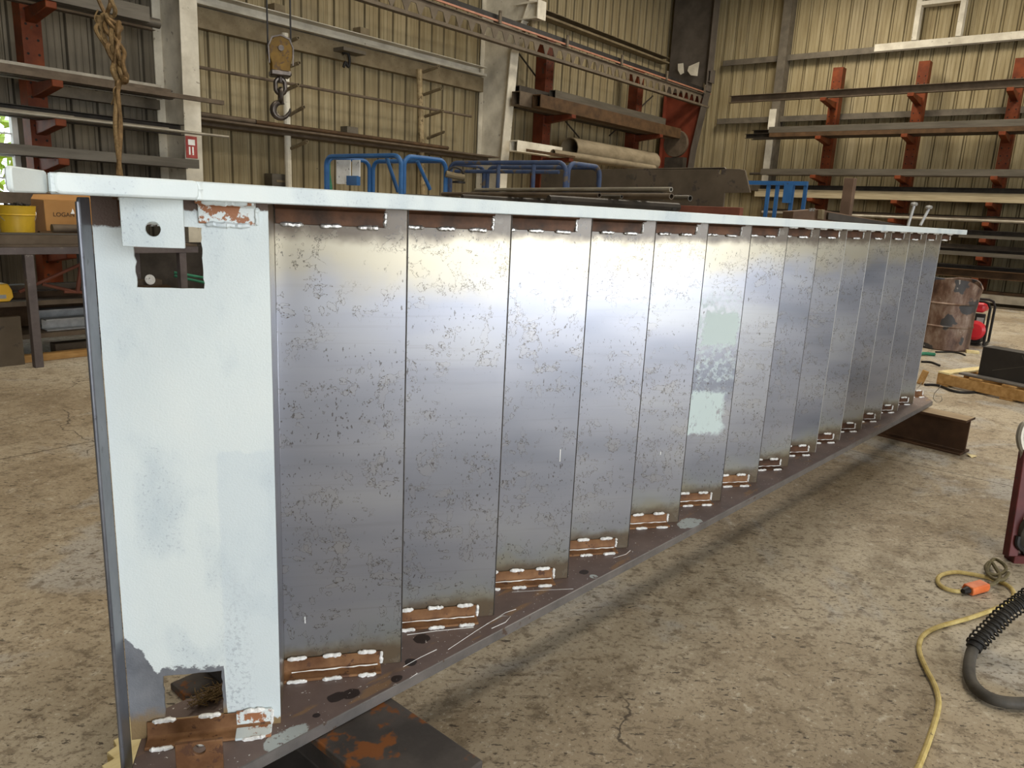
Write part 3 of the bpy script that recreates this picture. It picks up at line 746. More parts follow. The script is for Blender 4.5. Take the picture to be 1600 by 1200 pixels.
# wooden dunnage and red plate at the near end
P0 = at_z(190, 1128, .135); P1 = at_z(142, 1215, .135); bdv = (P1-P0); bdv.z = 0; bl_ = bdv.length; bdv.normalize(); bsd = V((-bdv.y, bdv.x, 0)); bsd = bsd if bsd.x > 0 else -bsd
rg = thing('dunnage_board', 'splintered pale board end under the primed end of the stair', 'board', (P0.x, P0.y, 0))
pts = []
for k in range(15): pts.append((k/14*.30 - .02, .004 + .018*(k % 2) + random.uniform(-.006,.006)))
build('board', MB().prism([(-.02,.14)] + pts + [(.28,.14)], V((P0.x,P0.y,.10)), bdv, bsd, V((0,0,.035))), M['wood_new'], rg, bevel=.0015)
build('lower_block', MB().prism([(0,.03),(.12,.03),(.12,.10),(0,.10)], V((P0.x,P0.y,0)), bdv, bsd, V((0,0,.099))), M['rust_dark'], rg)
STR = at_z(330, 1092, .272)+V((0,0,.001)); straw = MB()
for _ in range(260):
    p = STR + V((random.gauss(0,.022), random.gauss(0,.014), random.random()*.02)); a = random.uniform(0, 2*pi); l = random.uniform(.01,.025)
    straw.tube([p, p+V((cos(a)*l, sin(a)*l, random.uniform(.0,.006)))], .0009, 4)
tag(build('straw_tuft', straw, M['wire_tan']), 'tangle of dry brown straw lying behind the lower square opening', 'straw', kind='stuff')

# ================================================================== CRANE RUNWAY, HOIST, WIRES
CY = 9.15
zc = at_y(800, 75, CY).z
cr = thing('crane_runway', 'dark brown runway girder with trapezoid openings spanning below the eaves', 'crane girder', (12, CY, zc))
xa, xb = 3.5, at_y(1105, 165, CY).x
hgt = .30
holes = []; px = .292; x = xa+.2
while x < xb-.3:
    holes.append([(x+.012, .068), (x+.255, .068), (x+.185, .212), (x+.082, .212)]); x += px
g = MB().prism([(xa,.03),(xb,.03),(xb,hgt-.02),(xa,hgt-.02)], (0,CY-.006,zc), (1,0,0), (0,0,1), (0,.012,0), holes)
build('web', g, M['crane'], cr)
build('lower_flange', MB().box((xa,CY-.055,zc), (xb,CY+.055,zc+.05)), M['crane'], cr, bevel=.004)
build('upper_flange', MB().box((xa,CY-.05,zc+hgt-.02), (xb,CY+.05,zc+hgt)), M['crane'], cr, bevel=.004)
build('rail', MB().box((xa,CY-.035,zc+hgt+.06), (xb,CY+.035,zc+hgt+.14)), M['black'], cr)
build('conductor_bar', MB().box((xa,CY-.075,zc+hgt+.02), (xb,CY-.045,zc+hgt+.05)), M['copper'], cr)
for k in range(8):
    x = xa + 1.0 + k*(xb-xa-1.4)/7
    build('rail_bracket', MB().box((x-.03,CY-.10,zc+hgt), (x+.03,CY+.04,zc+hgt+.06)).box((x-.03,CY-.10,zc+hgt+.06), (x+.03,CY-.07,zc+hgt+.17)).tube([(x,CY-.085,zc+hgt+.17),(x,CY-.085,zc+hgt+.20)], .03, 8), M['crane'], cr)
# brackets that carry the runway from the columns
def bracket(name, label, x, ycol, z, mat, mat2):
    z = max(z, zc+hgt+.27)
    r = thing(name, label, 'bracket', (x, ycol, z))
    build('arm', MB().box((x-.12, YB, z+.26), (x+.12, ycol, z+.29)).box((x-.012, YB+.02, z), (x+.012, ycol, z+.26)).box((x-.12, YB, z), (x+.12, ycol, z+.02)), mat, r)
    build('end_stiffener', MB().box((x-.12, YB-.02, z-.01), (x+.12, YB, z+.30)), mat, r)
    if ycol > 9.3: build('strut', MB().tube([(x, ycol+.05, z-.35), (x, CY+.02, z)], .03, 6), mat2, r)
    build('hanger', MB().box((x-.05, CY-.02, zc+hgt+.142), (x+.05, CY+.02, z-.012)), mat2, r)
    return r
YB = 8.98
bracket('runway_bracket', 'pale steel runway bracket on the middle white column', 11.44, 9.5, at_y(843, 38, YB).z, M['white_steel'], M['girt_tan'])
bracket('runway_bracket', 'dark runway bracket on the red corner column', 18.50, 9.08, at_y(1122, 136, YB).z, M['col_dark'], M['girt_tan'])
gus = MB()
for cx, cy, r in ((.0,.0,1),): pass
# torn white liner showing behind the corner column
for pl in ([(1060,100),(1068,99),(1069,114),(1064,117),(1060,110)], [(1077,104),(1093,97),(1090,119),(1080,118),(1075,111)]):
    P = [at_x(*p, 18.34) for p in pl]
    tag(build('insulation_scrap', MB().prism([(p.y, p.z) for p in P], (18.31,0,0), (0,1,0), (0,0,1), (.02,0,0)), M['white_steel'], c3), None, None)

# hook block on two falls of rope
HB = at_d(440, 95, 6.0)
hk = thing('hook_block', 'rusty yellow crane hook block hanging on two ropes before the back wall', 'crane hook', (HB.x, HB.y, HB.z-.45))
Rv = _r.normalized(); Fv = V((cos(YAW), sin(YAW), 0)); ax = (Fv*.90 + Rv*-.42).normalized(); tx = V((ax.y, -ax.x, 0))
if tx.dot(Rv) < 0: tx = -tx
HB = at_d(437, 82, 6.0)
def cheek(off, th, s=1.0):
    q = []
    for k in range(13): t = pi*k/12; q.append((cos(t)*.088*s, .02+sin(t)*.095*s))
    q += [(-.088*s, -.04), (-.070*s, -.10), (-.072*s,-.15), (.072*s,-.15), (.070*s, -.10), (.088*s, -.04)]
    return MB().prism(q, HB + ax*off, tx, V((0,0,1)), ax*th)
build('cheek_plate', cheek(-.07, .014), M['hoist'], hk, bevel=.004); build('cheek_plate', cheek(.056, .014), M['hoist'], hk, bevel=.004)
build('sheave', MB().lathe([(.03,-.045),(.098,-.045),(.085,-.022),(.098,0),(.085,.022),(.098,.045),(.03,.045)], HB+V((0,0,.02)), ax, 28), M['hook'], hk)
build('rim_strap', MB().prism([(-.095,-.10),(-.100,.03),(-.07,.10),(0,.122),(.07,.10),(.100,.03),(.095,-.10),(.086,-.10),(.089,.03),(.062,.09),(0,.112),(-.062,.09),(-.089,.03),(-.086,-.10)], HB - ax*.082, tx, V((0,0,1)), ax*.012), M['hook'], hk)
build('sheave_pin', MB().lathe([(.0,-.09),(.022,-.09),(.024,.075),(.0,.075)], HB+V((0,0,.02)), ax, 14), M['hook'], hk)
build('bottom_housing', MB().box((-.080,-.078,-.185), (.080,.078,-.14), M=Matrix.Translation(HB) @ Matrix(((tx.x,ax.x,0,0),(tx.y,ax.y,0,0),(0,0,1,0),(0,0,0,1)))), M['hook'], hk, bevel=.010)
ch = MB()
def link(c, L, w, r, ux):
    q = []
    for k in range(20):
        t = 2*pi*k/20; q.append(V(c) + V(ux)*(cos(t)*w) + V((0,0,1))*(sin(t)*w + (L if sin(t) > 0 else -L)))
    return q
build('swivel_stem', MB().tube([HB+V((0,0,-.18)), HB+V((0,0,-.225))], .022, 10), M['hook'], hk)
build('chain_link', MB().tube(link(HB+V((0,0,-.255)), .02, .038, .013, tx), .017, 8, closed=True), M['hook'], hk)
build('chain_link', MB().tube(link(HB+V((0,0,-.325)), .015, .036, .012, ax), .017, 8, closed=True), M['hook'], hk)
hp = []; hr = []
Hc = HB + V((0,0,-.44))
hp += [HB+V((0,0,-.345))-tx*.0, HB+V((0,0,-.37))+tx*.006]; hr += [.022,.019]
for k in range(15):
    t = radians(72 + 250*k/14); hp.append(Hc + tx*(cos(t)*.060) + V((0,0,sin(t)*.060))); hr.append(.015 + .014*math.sin(pi*min(1, k/13)))
hp.append(Hc + tx*.070 + V((0,0,-.005))); hr.append(.011)
hp.append(Hc + tx*.075 + V((0,0,.022))); hr.append(.006)
build('hook', MB().tube(hp, hr, 12), M['hook'], hk)
for px_ in (422, 447):
    a = at_d(px_, 62, 6.0 if px_ > 430 else 6.05); s_ = -.09 if px_ < 430 else .088
    p = HB + tx*s_ + V((0,0,.04)); build('rope', MB().tube([p, (p.x, p.y, H)], .007, 6), M['black'], hk)

# bundle of wires and rope
WB = at_d(190, 275, 6.2); WT = at_d(180, 60, 6.2)
wr_ = thing('wire_sling', 'tangled brown rope and rusty wire hanging down beside the left column', 'rope', (WB.x, WB.y, 1.4))
def wp(px_, py_, dd=0): return at_d(px_, py_, 6.2) + Fv*dd
def spl(pts, n=10):
    P = [V(p) for p in pts]; out = []
    for i in range(len(P)-1):
        a, b, c, d = P[max(0,i-1)], P[i], P[i+1], P[min(len(P)-1,i+2)]
        for k in range(n):
            t = k/n; out.append(.5*((2*b) + (c-a)*t + (2*a-5*b+4*c-d)*t*t + (3*b-a-3*c+d)*t**3))
    out.append(P[-1]); return out
strands = [[(150,-30),(152,-6),(160,20),(172,35),(184,55),(186,80),(180,100),(184,120),(186,150),(187,200),(188,275)],
           [(176,-30),(178,0),(180,16),(172,24),(163,24),(156,32),(154,48),(164,70),(174,90),(180,108),(181,130),(184,200),(189,275)],
           [(168,-30),(170,-2),(176,10),(168,22),(170,40),(182,60),(192,80),(196,100),(198,124),(190,128),(186,132),(185,180),(190,275)],
           [(149,14),(150,30),(154,44),(166,66),(178,76),(190,84),(194,106),(188,126),(182,140),(178,152),(170,162)],
           [(170,30),(184,40),(187,50),(180,62),(172,74),(176,92),(186,110),(196,122)]]
strands += [[(158,26),(156,40),(160,58),(170,78),(176,96),(180,112),(184,128)], [(184,34),(188,48),(184,62),(182,80),(190,100),(196,118),(198,126)],
            [(166,22),(172,40),(178,58),(176,76),(182,96),(190,112),(192,128)], [(160,30),(168,48),(180,66),(188,84),(190,104),(186,122),(184,140)]]
for k, s_ in enumerate(strands):
    build('strand', MB().tube(spl([wp(x, y, .02*((i*7+k*3) % 5 - 2)) for i, (x, y) in enumerate(s_)], 8), .017 if k < 3 else (.006 if k == 3 else .020), 8), M['wire_tan'] if k % 2 else M['wire'], wr_)
for k, (a, b) in enumerate((((150,-30),(166,-300)),((176,-30),(170,-300)))):
    build('strand', MB().tube([wp(*a), V((wp(*a).x, wp(*a).y, H))], .014, 6), M['wire'], wr_)

# ================================================================== CANTILEVER RACKS
def holes_on(mb, p, uz, up, ux, n, step, w):
    for k in range(n):
        for s_ in (-w, w):
            c = p + up*(k*step) + ux*s_
            mb.lathe([(.0,0),(.014,0),(.014,.002),(0,.002)], c, uz, 10, mi=1, close=False)
def rack(label, base, wid, depth, out, z1, arms, mat, group):
    """upright with arms; base = centre of its front face on the floor, out = towards the aisle"""
    out = V(out); side = V((-out.y, out.x, 0)); b = V(base)
    r = thing('cantilever_rack', label, 'rack upright', b, 0, group)
    m = MB(); hw = wid/2
    pr = [(-hw,-depth),(hw,-depth),(hw,-depth+.012),(-hw+.012,-depth+.012),(-hw+.012,-.012),(hw,-.012),(hw,0),(-hw,0)]
    m.prism([(-hw,-depth),(hw,-depth),(hw,0),(-hw,0)], b, side, out, V((0,0,z1)))
    holes_on(m, b + out*.001 + V((0,0,.3)), out, V((0,0,1)), side, int((z1-.4)/.15), .15, hw*.55)
    s2 = side if side.dot(CAM-b) > 0 else -side
    build('column', m, [mat, M['hole']], r, bevel=.004)
    build('base_foot', MB().prism([(-hw,0),(hw,0),(hw,.9),(-hw,.9)], b, side, out, V((0,0,.10))), mat, r)
    for z, L in arms:
        a = MB().prism([(0,0),(L,0),(L,-.07),(.0,-.15)], b + V((0,0,z)) - side*(hw*.55), out, V((0,0,1)), side*hw*1.1)
        build('arm', a, mat, r, bevel=.006)
    return r
def zat(px_, py_, Y=None, X=None): return (at_y(px_, py_, Y) if Y is not None else at_x(px_, py_, X)).z
# left rack, back wall
LY, LT = 9.70, 9.12
LZ = [zat(84, 2, LT), zat(97, 126, LT), zat(102, 187, LT), zat(107, 248, LT)]
rack('orange punched upright near the window of the back wall', (3.41, LY, 0), .20, .22, (0,-1,0), 3.75, [(z, LY-LT) for z in LZ] + [(1.25,LY-LT),(.75,LY-LT)], M['orange'], 'orange cantilever rack uprights')
def stock(name, label, cat, a, b, w, h, mat, shape='tube', group=None, t=None):
    """bar between two bottom-centre points (horizontal)"""
    a, b = V(a), V(b); d = b-a; s_ = d.normalized().cross(V((0,0,1))); m = MB()
    t = t or max(.006, min(w,h)*.08)
    if shape == 'tube':
        m.prism([(-w/2,0),(w/2,0),(w/2,h),(-w/2,h)], a, s_, (0,0,1), d, [[(-w/2+t,t),(w/2-t,t),(w/2-t,h-t),(-w/2+t,h-t)]])
    elif shape == 'pipe': m.pipe(a+V((0,0,w/2)), b+V((0,0,w/2)), w/2, t, 14)
    elif shape == 'rod': m.tube([a+V((0,0,w/2)), b+V((0,0,w/2))], w/2, 10)
    elif shape == 'angle': m.prism([(-w/2,0),(w/2,0),(w/2,t),(-w/2+t,t),(-w/2+t,h),(-w/2,h)], a, s_, (0,0,1), d)
    elif shape == 'channel': m.prism([(-w/2,0),(w/2,0),(w/2,t),(-w/2+t,t),(-w/2+t,h-t),(w/2,h-t),(w/2,h),(-w/2,h)], a, s_, (0,0,1), d)
    else: m.box((0,0,0),(0,0,0))
    return tag(build(name, m, mat, smooth=40), label, cat, group)
def lx(px_, py_, Y): return at_y(px_, py_, Y).x
G1 = 'steel stock on the left rack'
XL = 0.9
lv = LZ
for i, (lev, Y, w, h, ex, ey, mat, shp, lab) in enumerate((
  (0, 9.17, .13, .16, 230, 30, 'tube_grey', 'tube', 'fat grey square tube highest on the left rack'),
  (0, 9.36, .11, .11, 249, 45, 'tube_grey', 'pipe', 'round grey pipe beside the fat square tube, highest left shelf'),
  (0, 9.54, .10, .06, 240, 50, 'tube_dull', 'angle', 'thin brown angle behind the highest left pipes'),
  (1, 9.17, .07, .05, 348, 160, 'tube_dull', 'tube', 'longest dull brown bar on the second left shelf, passing the white column'),
  (1, 9.28, .09, .11, 270, 145, 'tube_dull', 'angle', 'brown angle ending just before the white column'),
  (1, 9.40, .09, .10, 268, 158, 'tube_dark', 'channel', 'dark channel at the back of the second left shelf'),
  (1, 9.53, .02, .17, 252, 131, 'tube_light', 'angle', 'thin pale strip on edge behind the second shelf bars'),
  (2, 9.16, .035, .035, 357, 219, 'tube_light', 'rod', 'longest pale rod, its tip past the white column'),
  (2, 9.21, .03, .03, 318, 217, 'tube_light', 'rod', 'second-longest pale rod on the third left shelf'),
  (2, 9.26, .06, .07, 115, 180, 'tube_light', 'pipe', 'short pale pipe ending beside the orange arm'),
  (2, 9.34, .06, .06, 263, 197, 'tube_light', 'pipe', 'pale pipe ending against the white column web'),
  (2, 9.43, .05, .05, 196, 184, 'tube_grey', 'rod', 'grey rod behind the pale pipes on the third left shelf'),
  (2, 9.56, .10, .13, 284, 178, 'tube_dark', 'channel', 'black channel along the back of the third left shelf'),
  (3, 9.18, .10, .105, 308, 255, 'tube_grey', 'tube', 'grey rectangular tube low on the left rack, right above the stair'),
  (3, 9.32, .10, .06, 252, 250, 'tube_dull', 'tube', 'dull flat tube behind the low grey rectangular tube'),
  (3, 9.50, .12, .10, 290, 262, 'tube_dark', 'channel', 'black channel behind the lowest left shelf tubes'),
 )):
    z = lv[lev] + .002
    stock('steel_bar', lab, 'steel bar', (XL, Y, z), (lx(ex, ey, Y), Y, z), w, h, M[mat], shp, G1)
for zz_, Y, mat, lab in ((1.252, 9.25, 'tube_dull', 'brown rectangular tube seen below the window'),):
    stock('steel_bar', lab, 'steel bar', (XL, Y, zz_), (4.7, Y, zz_), .12, .12, M[mat], 'tube', G1)

# middle rack, back wall
ux1, ux2 = at_y(858, 150, 9.7).x, at_y(998, 190, 9.7).x
def tipY(X, px_, py_): return X/at_y(px_, py_, 1.0).x
ty = tipY(ux1, 897, 182); MZ = [zat(897, 179, ty), zat(893, 247, ty)]
for X, lab, z1 in ((ux1, 'dark red upright between the white column and the tube stack', zat(866, 56, 9.7)), (ux2, 'dark red upright nearest the corner column', zat(1003, 108, 9.7))):
    rack(lab, (X, 9.72, 0), .26, .25, (0,-1,0), z1, [(MZ[0], 9.72-ty), (MZ[1], 9.72-ty), (1.3, 9.72-ty)], M['orange_dark'], 'dark red cantilever rack uprights')
G2 = 'stock on the middle rack'
def mb_x(px_, py_, Y): return at_y(px_, py_, Y).x
y1 = ty+.12
pd = at_y(1058, 225, ty+.15)
stock('steel_tube', 'big brown rectangular tube at the front of the middle rack', 'steel tube', (mb_x(838,160,y1), y1, MZ[0]+.002), (pd.x-.12, y1, MZ[0]+.002), .20, .23, M['tube_rust'], 'tube', G2)
stock('steel_tube', 'big dark rectangular tube sticking out farthest left on the middle rack', 'steel tube', (mb_x(806,150,y1+.22), y1+.22, MZ[0]+.002), (pd.x-.12, y1+.22, MZ[0]+.002), .20, .25, M['tube_dull'], 'tube', G2)
stock('steel_tube', 'dark brown square tube against the middle rack uprights', 'steel tube', (max(11.6, mb_x(802,136,y1+.44)), y1+.44, MZ[0]+.002), (pd.x-.3, y1+.44, MZ[0]+.002), .18, .40, M['tube_dark'], 'tube', G2)
stock('steel_tube', 'greenish grey tube lying on top of the brown tubes', 'steel tube', (mb_x(863,148,y1+.2), y1+.20, MZ[0]+.258), (pd.x-.5, y1+.20, MZ[0]+.258), .15, .17, M['tube_grey'], 'tube', G2)
zr = MZ[1]+.002
stock('paper_roll', 'fat pale roll lying on the lower middle rack arms', 'roll', (mb_x(890,225,y1+.30), y1+.30, zr), (mb_x(1020,240,y1+.30), y1+.30, zr), .46, .46, M['roll_tan'], 'pipe', G2, .02)
stock('steel_pipe', 'pale pipe in front of the fat roll on the middle rack', 'steel pipe', (mb_x(864,236,ty+.13), ty+.13, zr), (mb_x(1022,262,ty+.13), ty+.13, zr), .13, .13, M['roll_tan'], 'pipe', G2)
stock('steel_bar', 'pale boxed bar end beside the white column foot', 'steel bar', (mb_x(802,228,ty+.30), ty+.30, zr), (mb_x(872,238,ty+.30), ty+.30, zr), .20, .20, M['white_steel'], 'tube', G2)
stock('steel_bar', 'thin brown angle leaning out below the pale boxed bar', 'steel bar', (mb_x(823,232,ty+.03), ty+.02, zr), (mb_x(900,245,ty+.02), ty+.02, zr), .05, .05, M['tube_rust'], 'angle', G2)
pd = at_y(1058, 225, ty+.15)
dr = thing('pipe_flange', 'large dark round flanged pipe end beyond the brown tubes', 'pipe flange', (pd.x, pd.y, 0))
build('flange_disc', MB().lathe([(0,0),(.31,0),(.32,.02),(.32,.09),(.31,.11),(0,.11)], pd, (-1,0,0), 40), M['tube_dull'], dr)
build('pipe_body', MB().lathe([(0,.001),(.22,.001),(.22,.14),(0,.14)], pd, (1,0,0), 32), M['tube_dark'], dr)
build('stand', MB().box((pd.x-.10, pd.y-.25, 0), (pd.x+.10, pd.y+.25, pd.z-.32)), M['tube_dark'], dr)
for a, b in (((808,80),(862,152)), ((884,190),(905,215)), ((1020,150),(952,212))):
    P, Q = at_y(*a, 10.15), at_y(*b, 10.15)
    trim(MB().tube([P, Q], .018, 6), M['tube_dark'])

# end-wall rack
RXT, RXF = 17.85, 18.62
up = [(1310,105), (1445,95), (1597,90)]; uY = [at_x(*p, RXF).y for p in up]
RZ = [zat(1286,152,None,RXT), zat(1276,212,None,RXT), zat(1271,273,None,RXT), zat(1266,309,None,RXT), 1.66, 1.34, .98, .55]
labs = ['orange upright of the end-wall rack nearest the corner', 'chipped orange upright in the middle of the end-wall rack', 'orange upright of the end-wall rack farthest from the corner']
for Y, lab, p in zip(uY, labs, up):
    rack(lab, (RXF, Y, 0), .22, .24, (-1,0,0), at_x(*p, RXF).z, [(z, RXF-RXT) for z in RZ], M['orange'], 'end-wall rack uprights')
G3 = 'steel stock on the end-wall rack'
def ly(px_, py_, X): return at_x(px_, py_, X).y
YR = -2.5
for lev, X, w, h, ex, ey, mat, shp, lab in (
  (0, 17.98, .12, .16, 1140, 163, 'tube_dull', 'channel', 'lone dark channel highest on the end-wall rack'),
  (1, 17.95, .12, .09, 1203, 214, 'tube_rust', 'tube', 'rust-streaked tube at the front of the second end-wall shelf'),
  (1, 18.10, .10, .10, 1165, 210, 'tube_dark', 'channel', 'black channel reaching nearest the corner, second end-wall shelf'),
  (1, 18.24, .10, .10, 1212, 214, 'tube_rust', 'tube', 'second rusty tube behind the rust-streaked one'),
  (1, 18.42, .12, .22, 1178, 192, 'tube_dark', 'channel', 'deep black channel at the back of the second end-wall shelf'),
  (2, 17.96, .13, .13, 1190, 268, 'tube_grey', 'tube', 'grey square tube at the front of the third end-wall shelf'),
  (2, 18.12, .06, .06, 1172, 268, 'tube_dark', 'rod', 'thin dark bar peeking out behind the third-shelf grey tube'),
  (2, 18.30, .14, .12, 1200, 268, 'tube_dull', 'tube', 'dull tube behind the third-shelf grey tube'),
  (3, 17.94, .09, .09, 1180, 305, 'tube_gold', 'tube', 'front pale square tube of the shiny fourth-shelf bundle'),
  (3, 18.05, .09, .12, 1180, 303, 'tube_gold', 'tube', 'second pale tube of the shiny fourth-shelf bundle'),
  (3, 18.16, .09, .16, 1186, 300, 'tube_gold', 'tube', 'third pale tube of the shiny fourth-shelf bundle'),
  (3, 18.27, .09, .19, 1186, 297, 'tube_gold', 'tube', 'rear pale tube of the shiny fourth-shelf bundle'),
  (4, 17.93, .06, .06, 1190, 335, 'tube_light', 'pipe', 'slim bright pipe on the fifth end-wall shelf'),
  (4, 18.10, .12, .09, 1190, 340, 'tube_dull', 'tube', 'dull flat tube behind the slim bright pipe'),
  (4, 18.33, .12, .10, 1190, 340, 'tube_dark', 'channel', 'black channel at the back of the fifth end-wall shelf'),
  (4, 18.48, .10, .13, 1190, 335, 'tube_dull', 'channel', 'added dull channel darkening the back of the fifth end-wall shelf'),  # back channels added to stand in for the shadow behind the rack
  (5, 18.45, .10, .14, 1480, 360, 'tube_dull', 'channel', 'added dull channel darkening the shelf back level with the stair top'),
  (6, 18.45, .10, .22, 1440, 390, 'tube_dull', 'channel', 'added dull channel darkening the back of the shelf above the drum'),
  (3, 18.45, .10, .30, 1186, 297, 'tube_dark', 'channel', 'added dark channel darkening the wall behind the shiny fourth-shelf bundle'),
  (5, 17.95, .10, .06, 1500, 360, 'tube_grey', 'tube', 'grey flat tube on the shelf level with the stair top'),
  (5, 18.20, .14, .16, 1500, 360, 'tube_dark', 'channel', 'black channel on the shelf level with the stair top'),
  (6, 17.95, .10, .08, 1440, 390, 'tube_grey', 'tube', 'grey tube just above the drum rim'),
  (6, 18.20, .16, .14, 1440, 390, 'tube_dark', 'channel', 'black channel behind the grey tube above the drum'),
  (7, 17.95, .18, .16, 1440, 430, 'tube_rust', 'channel', 'broad rusty channel lowest on the end-wall rack'),
  (7, 18.20, .18, .24, 1440, 430, 'tube_dark', 'channel', 'dark channel behind the broad rusty channel'),
 ):
    z = RZ[lev]+.002; ya = ly(ex, ey, X)
    stock('steel_bar', lab, 'steel bar', (X, ya, z), (X, YR, z), w, h, M[mat], shp, G3)
z = RZ[1]+.095; stock('steel_bar', 'grey square tube lying on the rust-streaked tube, second end-wall shelf', 'steel bar', (17.95, ly(1203,200,17.95), z), (17.95, YR, z), .12, .13, M['tube_grey'], 'tube', G3)
for X, w, h, mat, lab in ((17.72, .20, .20, 'tube_light', 'pale tube lowest in front of the end-wall rack foot'), (18.16, .24, .26, 'tube_rust', 'rusty wide tube on the end-wall rack base')):
    stock('steel_bar', lab, 'steel bar', (X, 7.5, .102), (X, YR, .102), w, h*.75, M[mat], 'tube', G3)

# ================================================================== PEG POSTS, SHELF STUFF ON THE BACK WALL
def peg_post(label, top, bot, pegs, mat, pmat, Y=10.05):
    a = at_y(*top, Y); b = at_y(*bot, Y)
    r = thing('peg_post', label, 'pipe rack post', (b.x, b.y, 0))
    build('post', MB().tube([a, (b.x, b.y, 0)], .05, 10), mat, r)
    for (x0, y0_), (x1, y1_) in pegs:
        p = at_y(x0, y0_, Y-.04); X = p.x + .0
        yy = X/at_y(x1, y1_, 1.0).x; q = V((X, yy, at_y(x1, y1_, yy).z))
        build('peg', MB().pipe(p, q, .026, .007, 12), pmat, r)
    return r
peg_post('pale pipe post with pegs behind the crane hook', (445, 52), (452, 280), [((447,67),(466,59)), ((447,106),(468,98)), ((447,141),(466,132)), ((452,180),(475,167)), ((455,232),(480,221))], M['white_steel'], M['girt_tan'])
peg_post('flaking yellow pipe post with pegs left of the middle column', (655, 108), (669, 260), [((661,113),(685,104)), ((662,148),(690,138)), ((664,182),(692,173)), ((668,216),(694,206))], M['pegwood'], M['girt_tan'])
RY = 9.9
a = at_y(300, 117, RY)+V((0,0,.11)); b = at_y(736, 190, RY)+V((0,0,.09))
tag(build('steel_rod', MB().tube([a, b], .022, 8), M['tube_dull']), 'long thin rod lying across both peg posts', 'rod')
zz = at_y(320, 205, 9.95)
for i, (xa_, xb_, Y, r_, mat, lab) in enumerate(((304, 400, 9.75, .035, 'tube_dull', 'pipe with open end lying on the long wall shelf by the column'), (400, 700, 9.72, .03, 'tube_rust', 'long rusty bar along the front of the wall shelf'))):
    z = 2.43
    p, q = at_y(xa_, 200, Y).x, at_y(xb_, 225, Y).x
    tag(build('steel_bar', MB().pipe((p, Y, z+r_), (q, Y, z+r_), r_, .008), M[mat]), lab, 'steel bar')
stock_shelf = MB().box((5.30, 9.70, 2.40), (11.30, 10.12, 2.428))
tag(build('wall_shelf', stock_shelf, M['tube_dull'], bevel=.002), 'long brown steel shelf along the back wall between the white columns', 'shelf')
bx = at_y(545, 218, 9.95)
tag(build('steel_block', MB().box((bx.x-.11, 9.85, 2.43), (bx.x+.11, 10.02, 2.60)), M['girt_dark'], bevel=.004), 'small grey block standing on the long wall shelf', 'block')
sk = at_y(540, 95, 10.1)
s_ = MB(); s_.tube(spl([sk+V(p) for p in ((-.05,0,.10),(.04,0,.12),(.08,0,.02),(.05,0,-.08),(.0,0,-.02),(-.04,0,-.10))], 6), .022, 8)
tag(build('hanging_shackle', s_, M['black']), 'black shackle hanging under the white channel of the back wall', 'shackle')
bk = at_y(553, 82, 10.05)
trim(MB().box((bk.x-.28, 9.95, bk.z-.02), (bk.x+.16, 10.2, bk.z+.03)), M['girt_dark'])
for px_, py_ in ((433,45),(565,65)):
    c = at_y(px_, py_, 10.2); trim(MB().box((c.x-.09, 10.12, 4.062), (c.x+.09, 10.3, 4.16)), M['girt_tan'])
# red notice on the first column and panel behind the hook post
c = at_y(291, 234, 9.64)
sg = thing('safety_sign', 'small faded red sign on the left white column', 'sign', (5.12, 9.62, c.z-.11))
build('plate', MB().box((5.04, 9.598, c.z-.10), (5.19, 9.606, c.z+.17)), M['sign_red'], sg)
build('lettering', MB().box((5.07, 9.595, c.z+.06), (5.16, 9.598, c.z+.13)).box((5.075, 9.595, c.z-.06), (5.095, 9.598, c.z+.04)).box((5.12, 9.595, c.z-.06), (5.14, 9.598, c.z+.04)), M['paper'], sg)
p = at_y(442, 285, 10.1)
eb = thing('electrical_box', 'grey metal box low on the back wall under the pegs', 'electrical box', (p.x, 10.2, p.z-.2))  # plain grey electrical box fixed to the wall
build('box', MB().box((p.x-.17, 10.12, p.z-.9), (p.x+.16, 10.32, p.z+.12)), M['tube_grey'], eb, bevel=.006)
build('nameplate', MB().box((p.x-.10, 10.112, p.z-.0), (p.x+.12, 10.118, p.z+.03)), M['girt_tan'], eb)

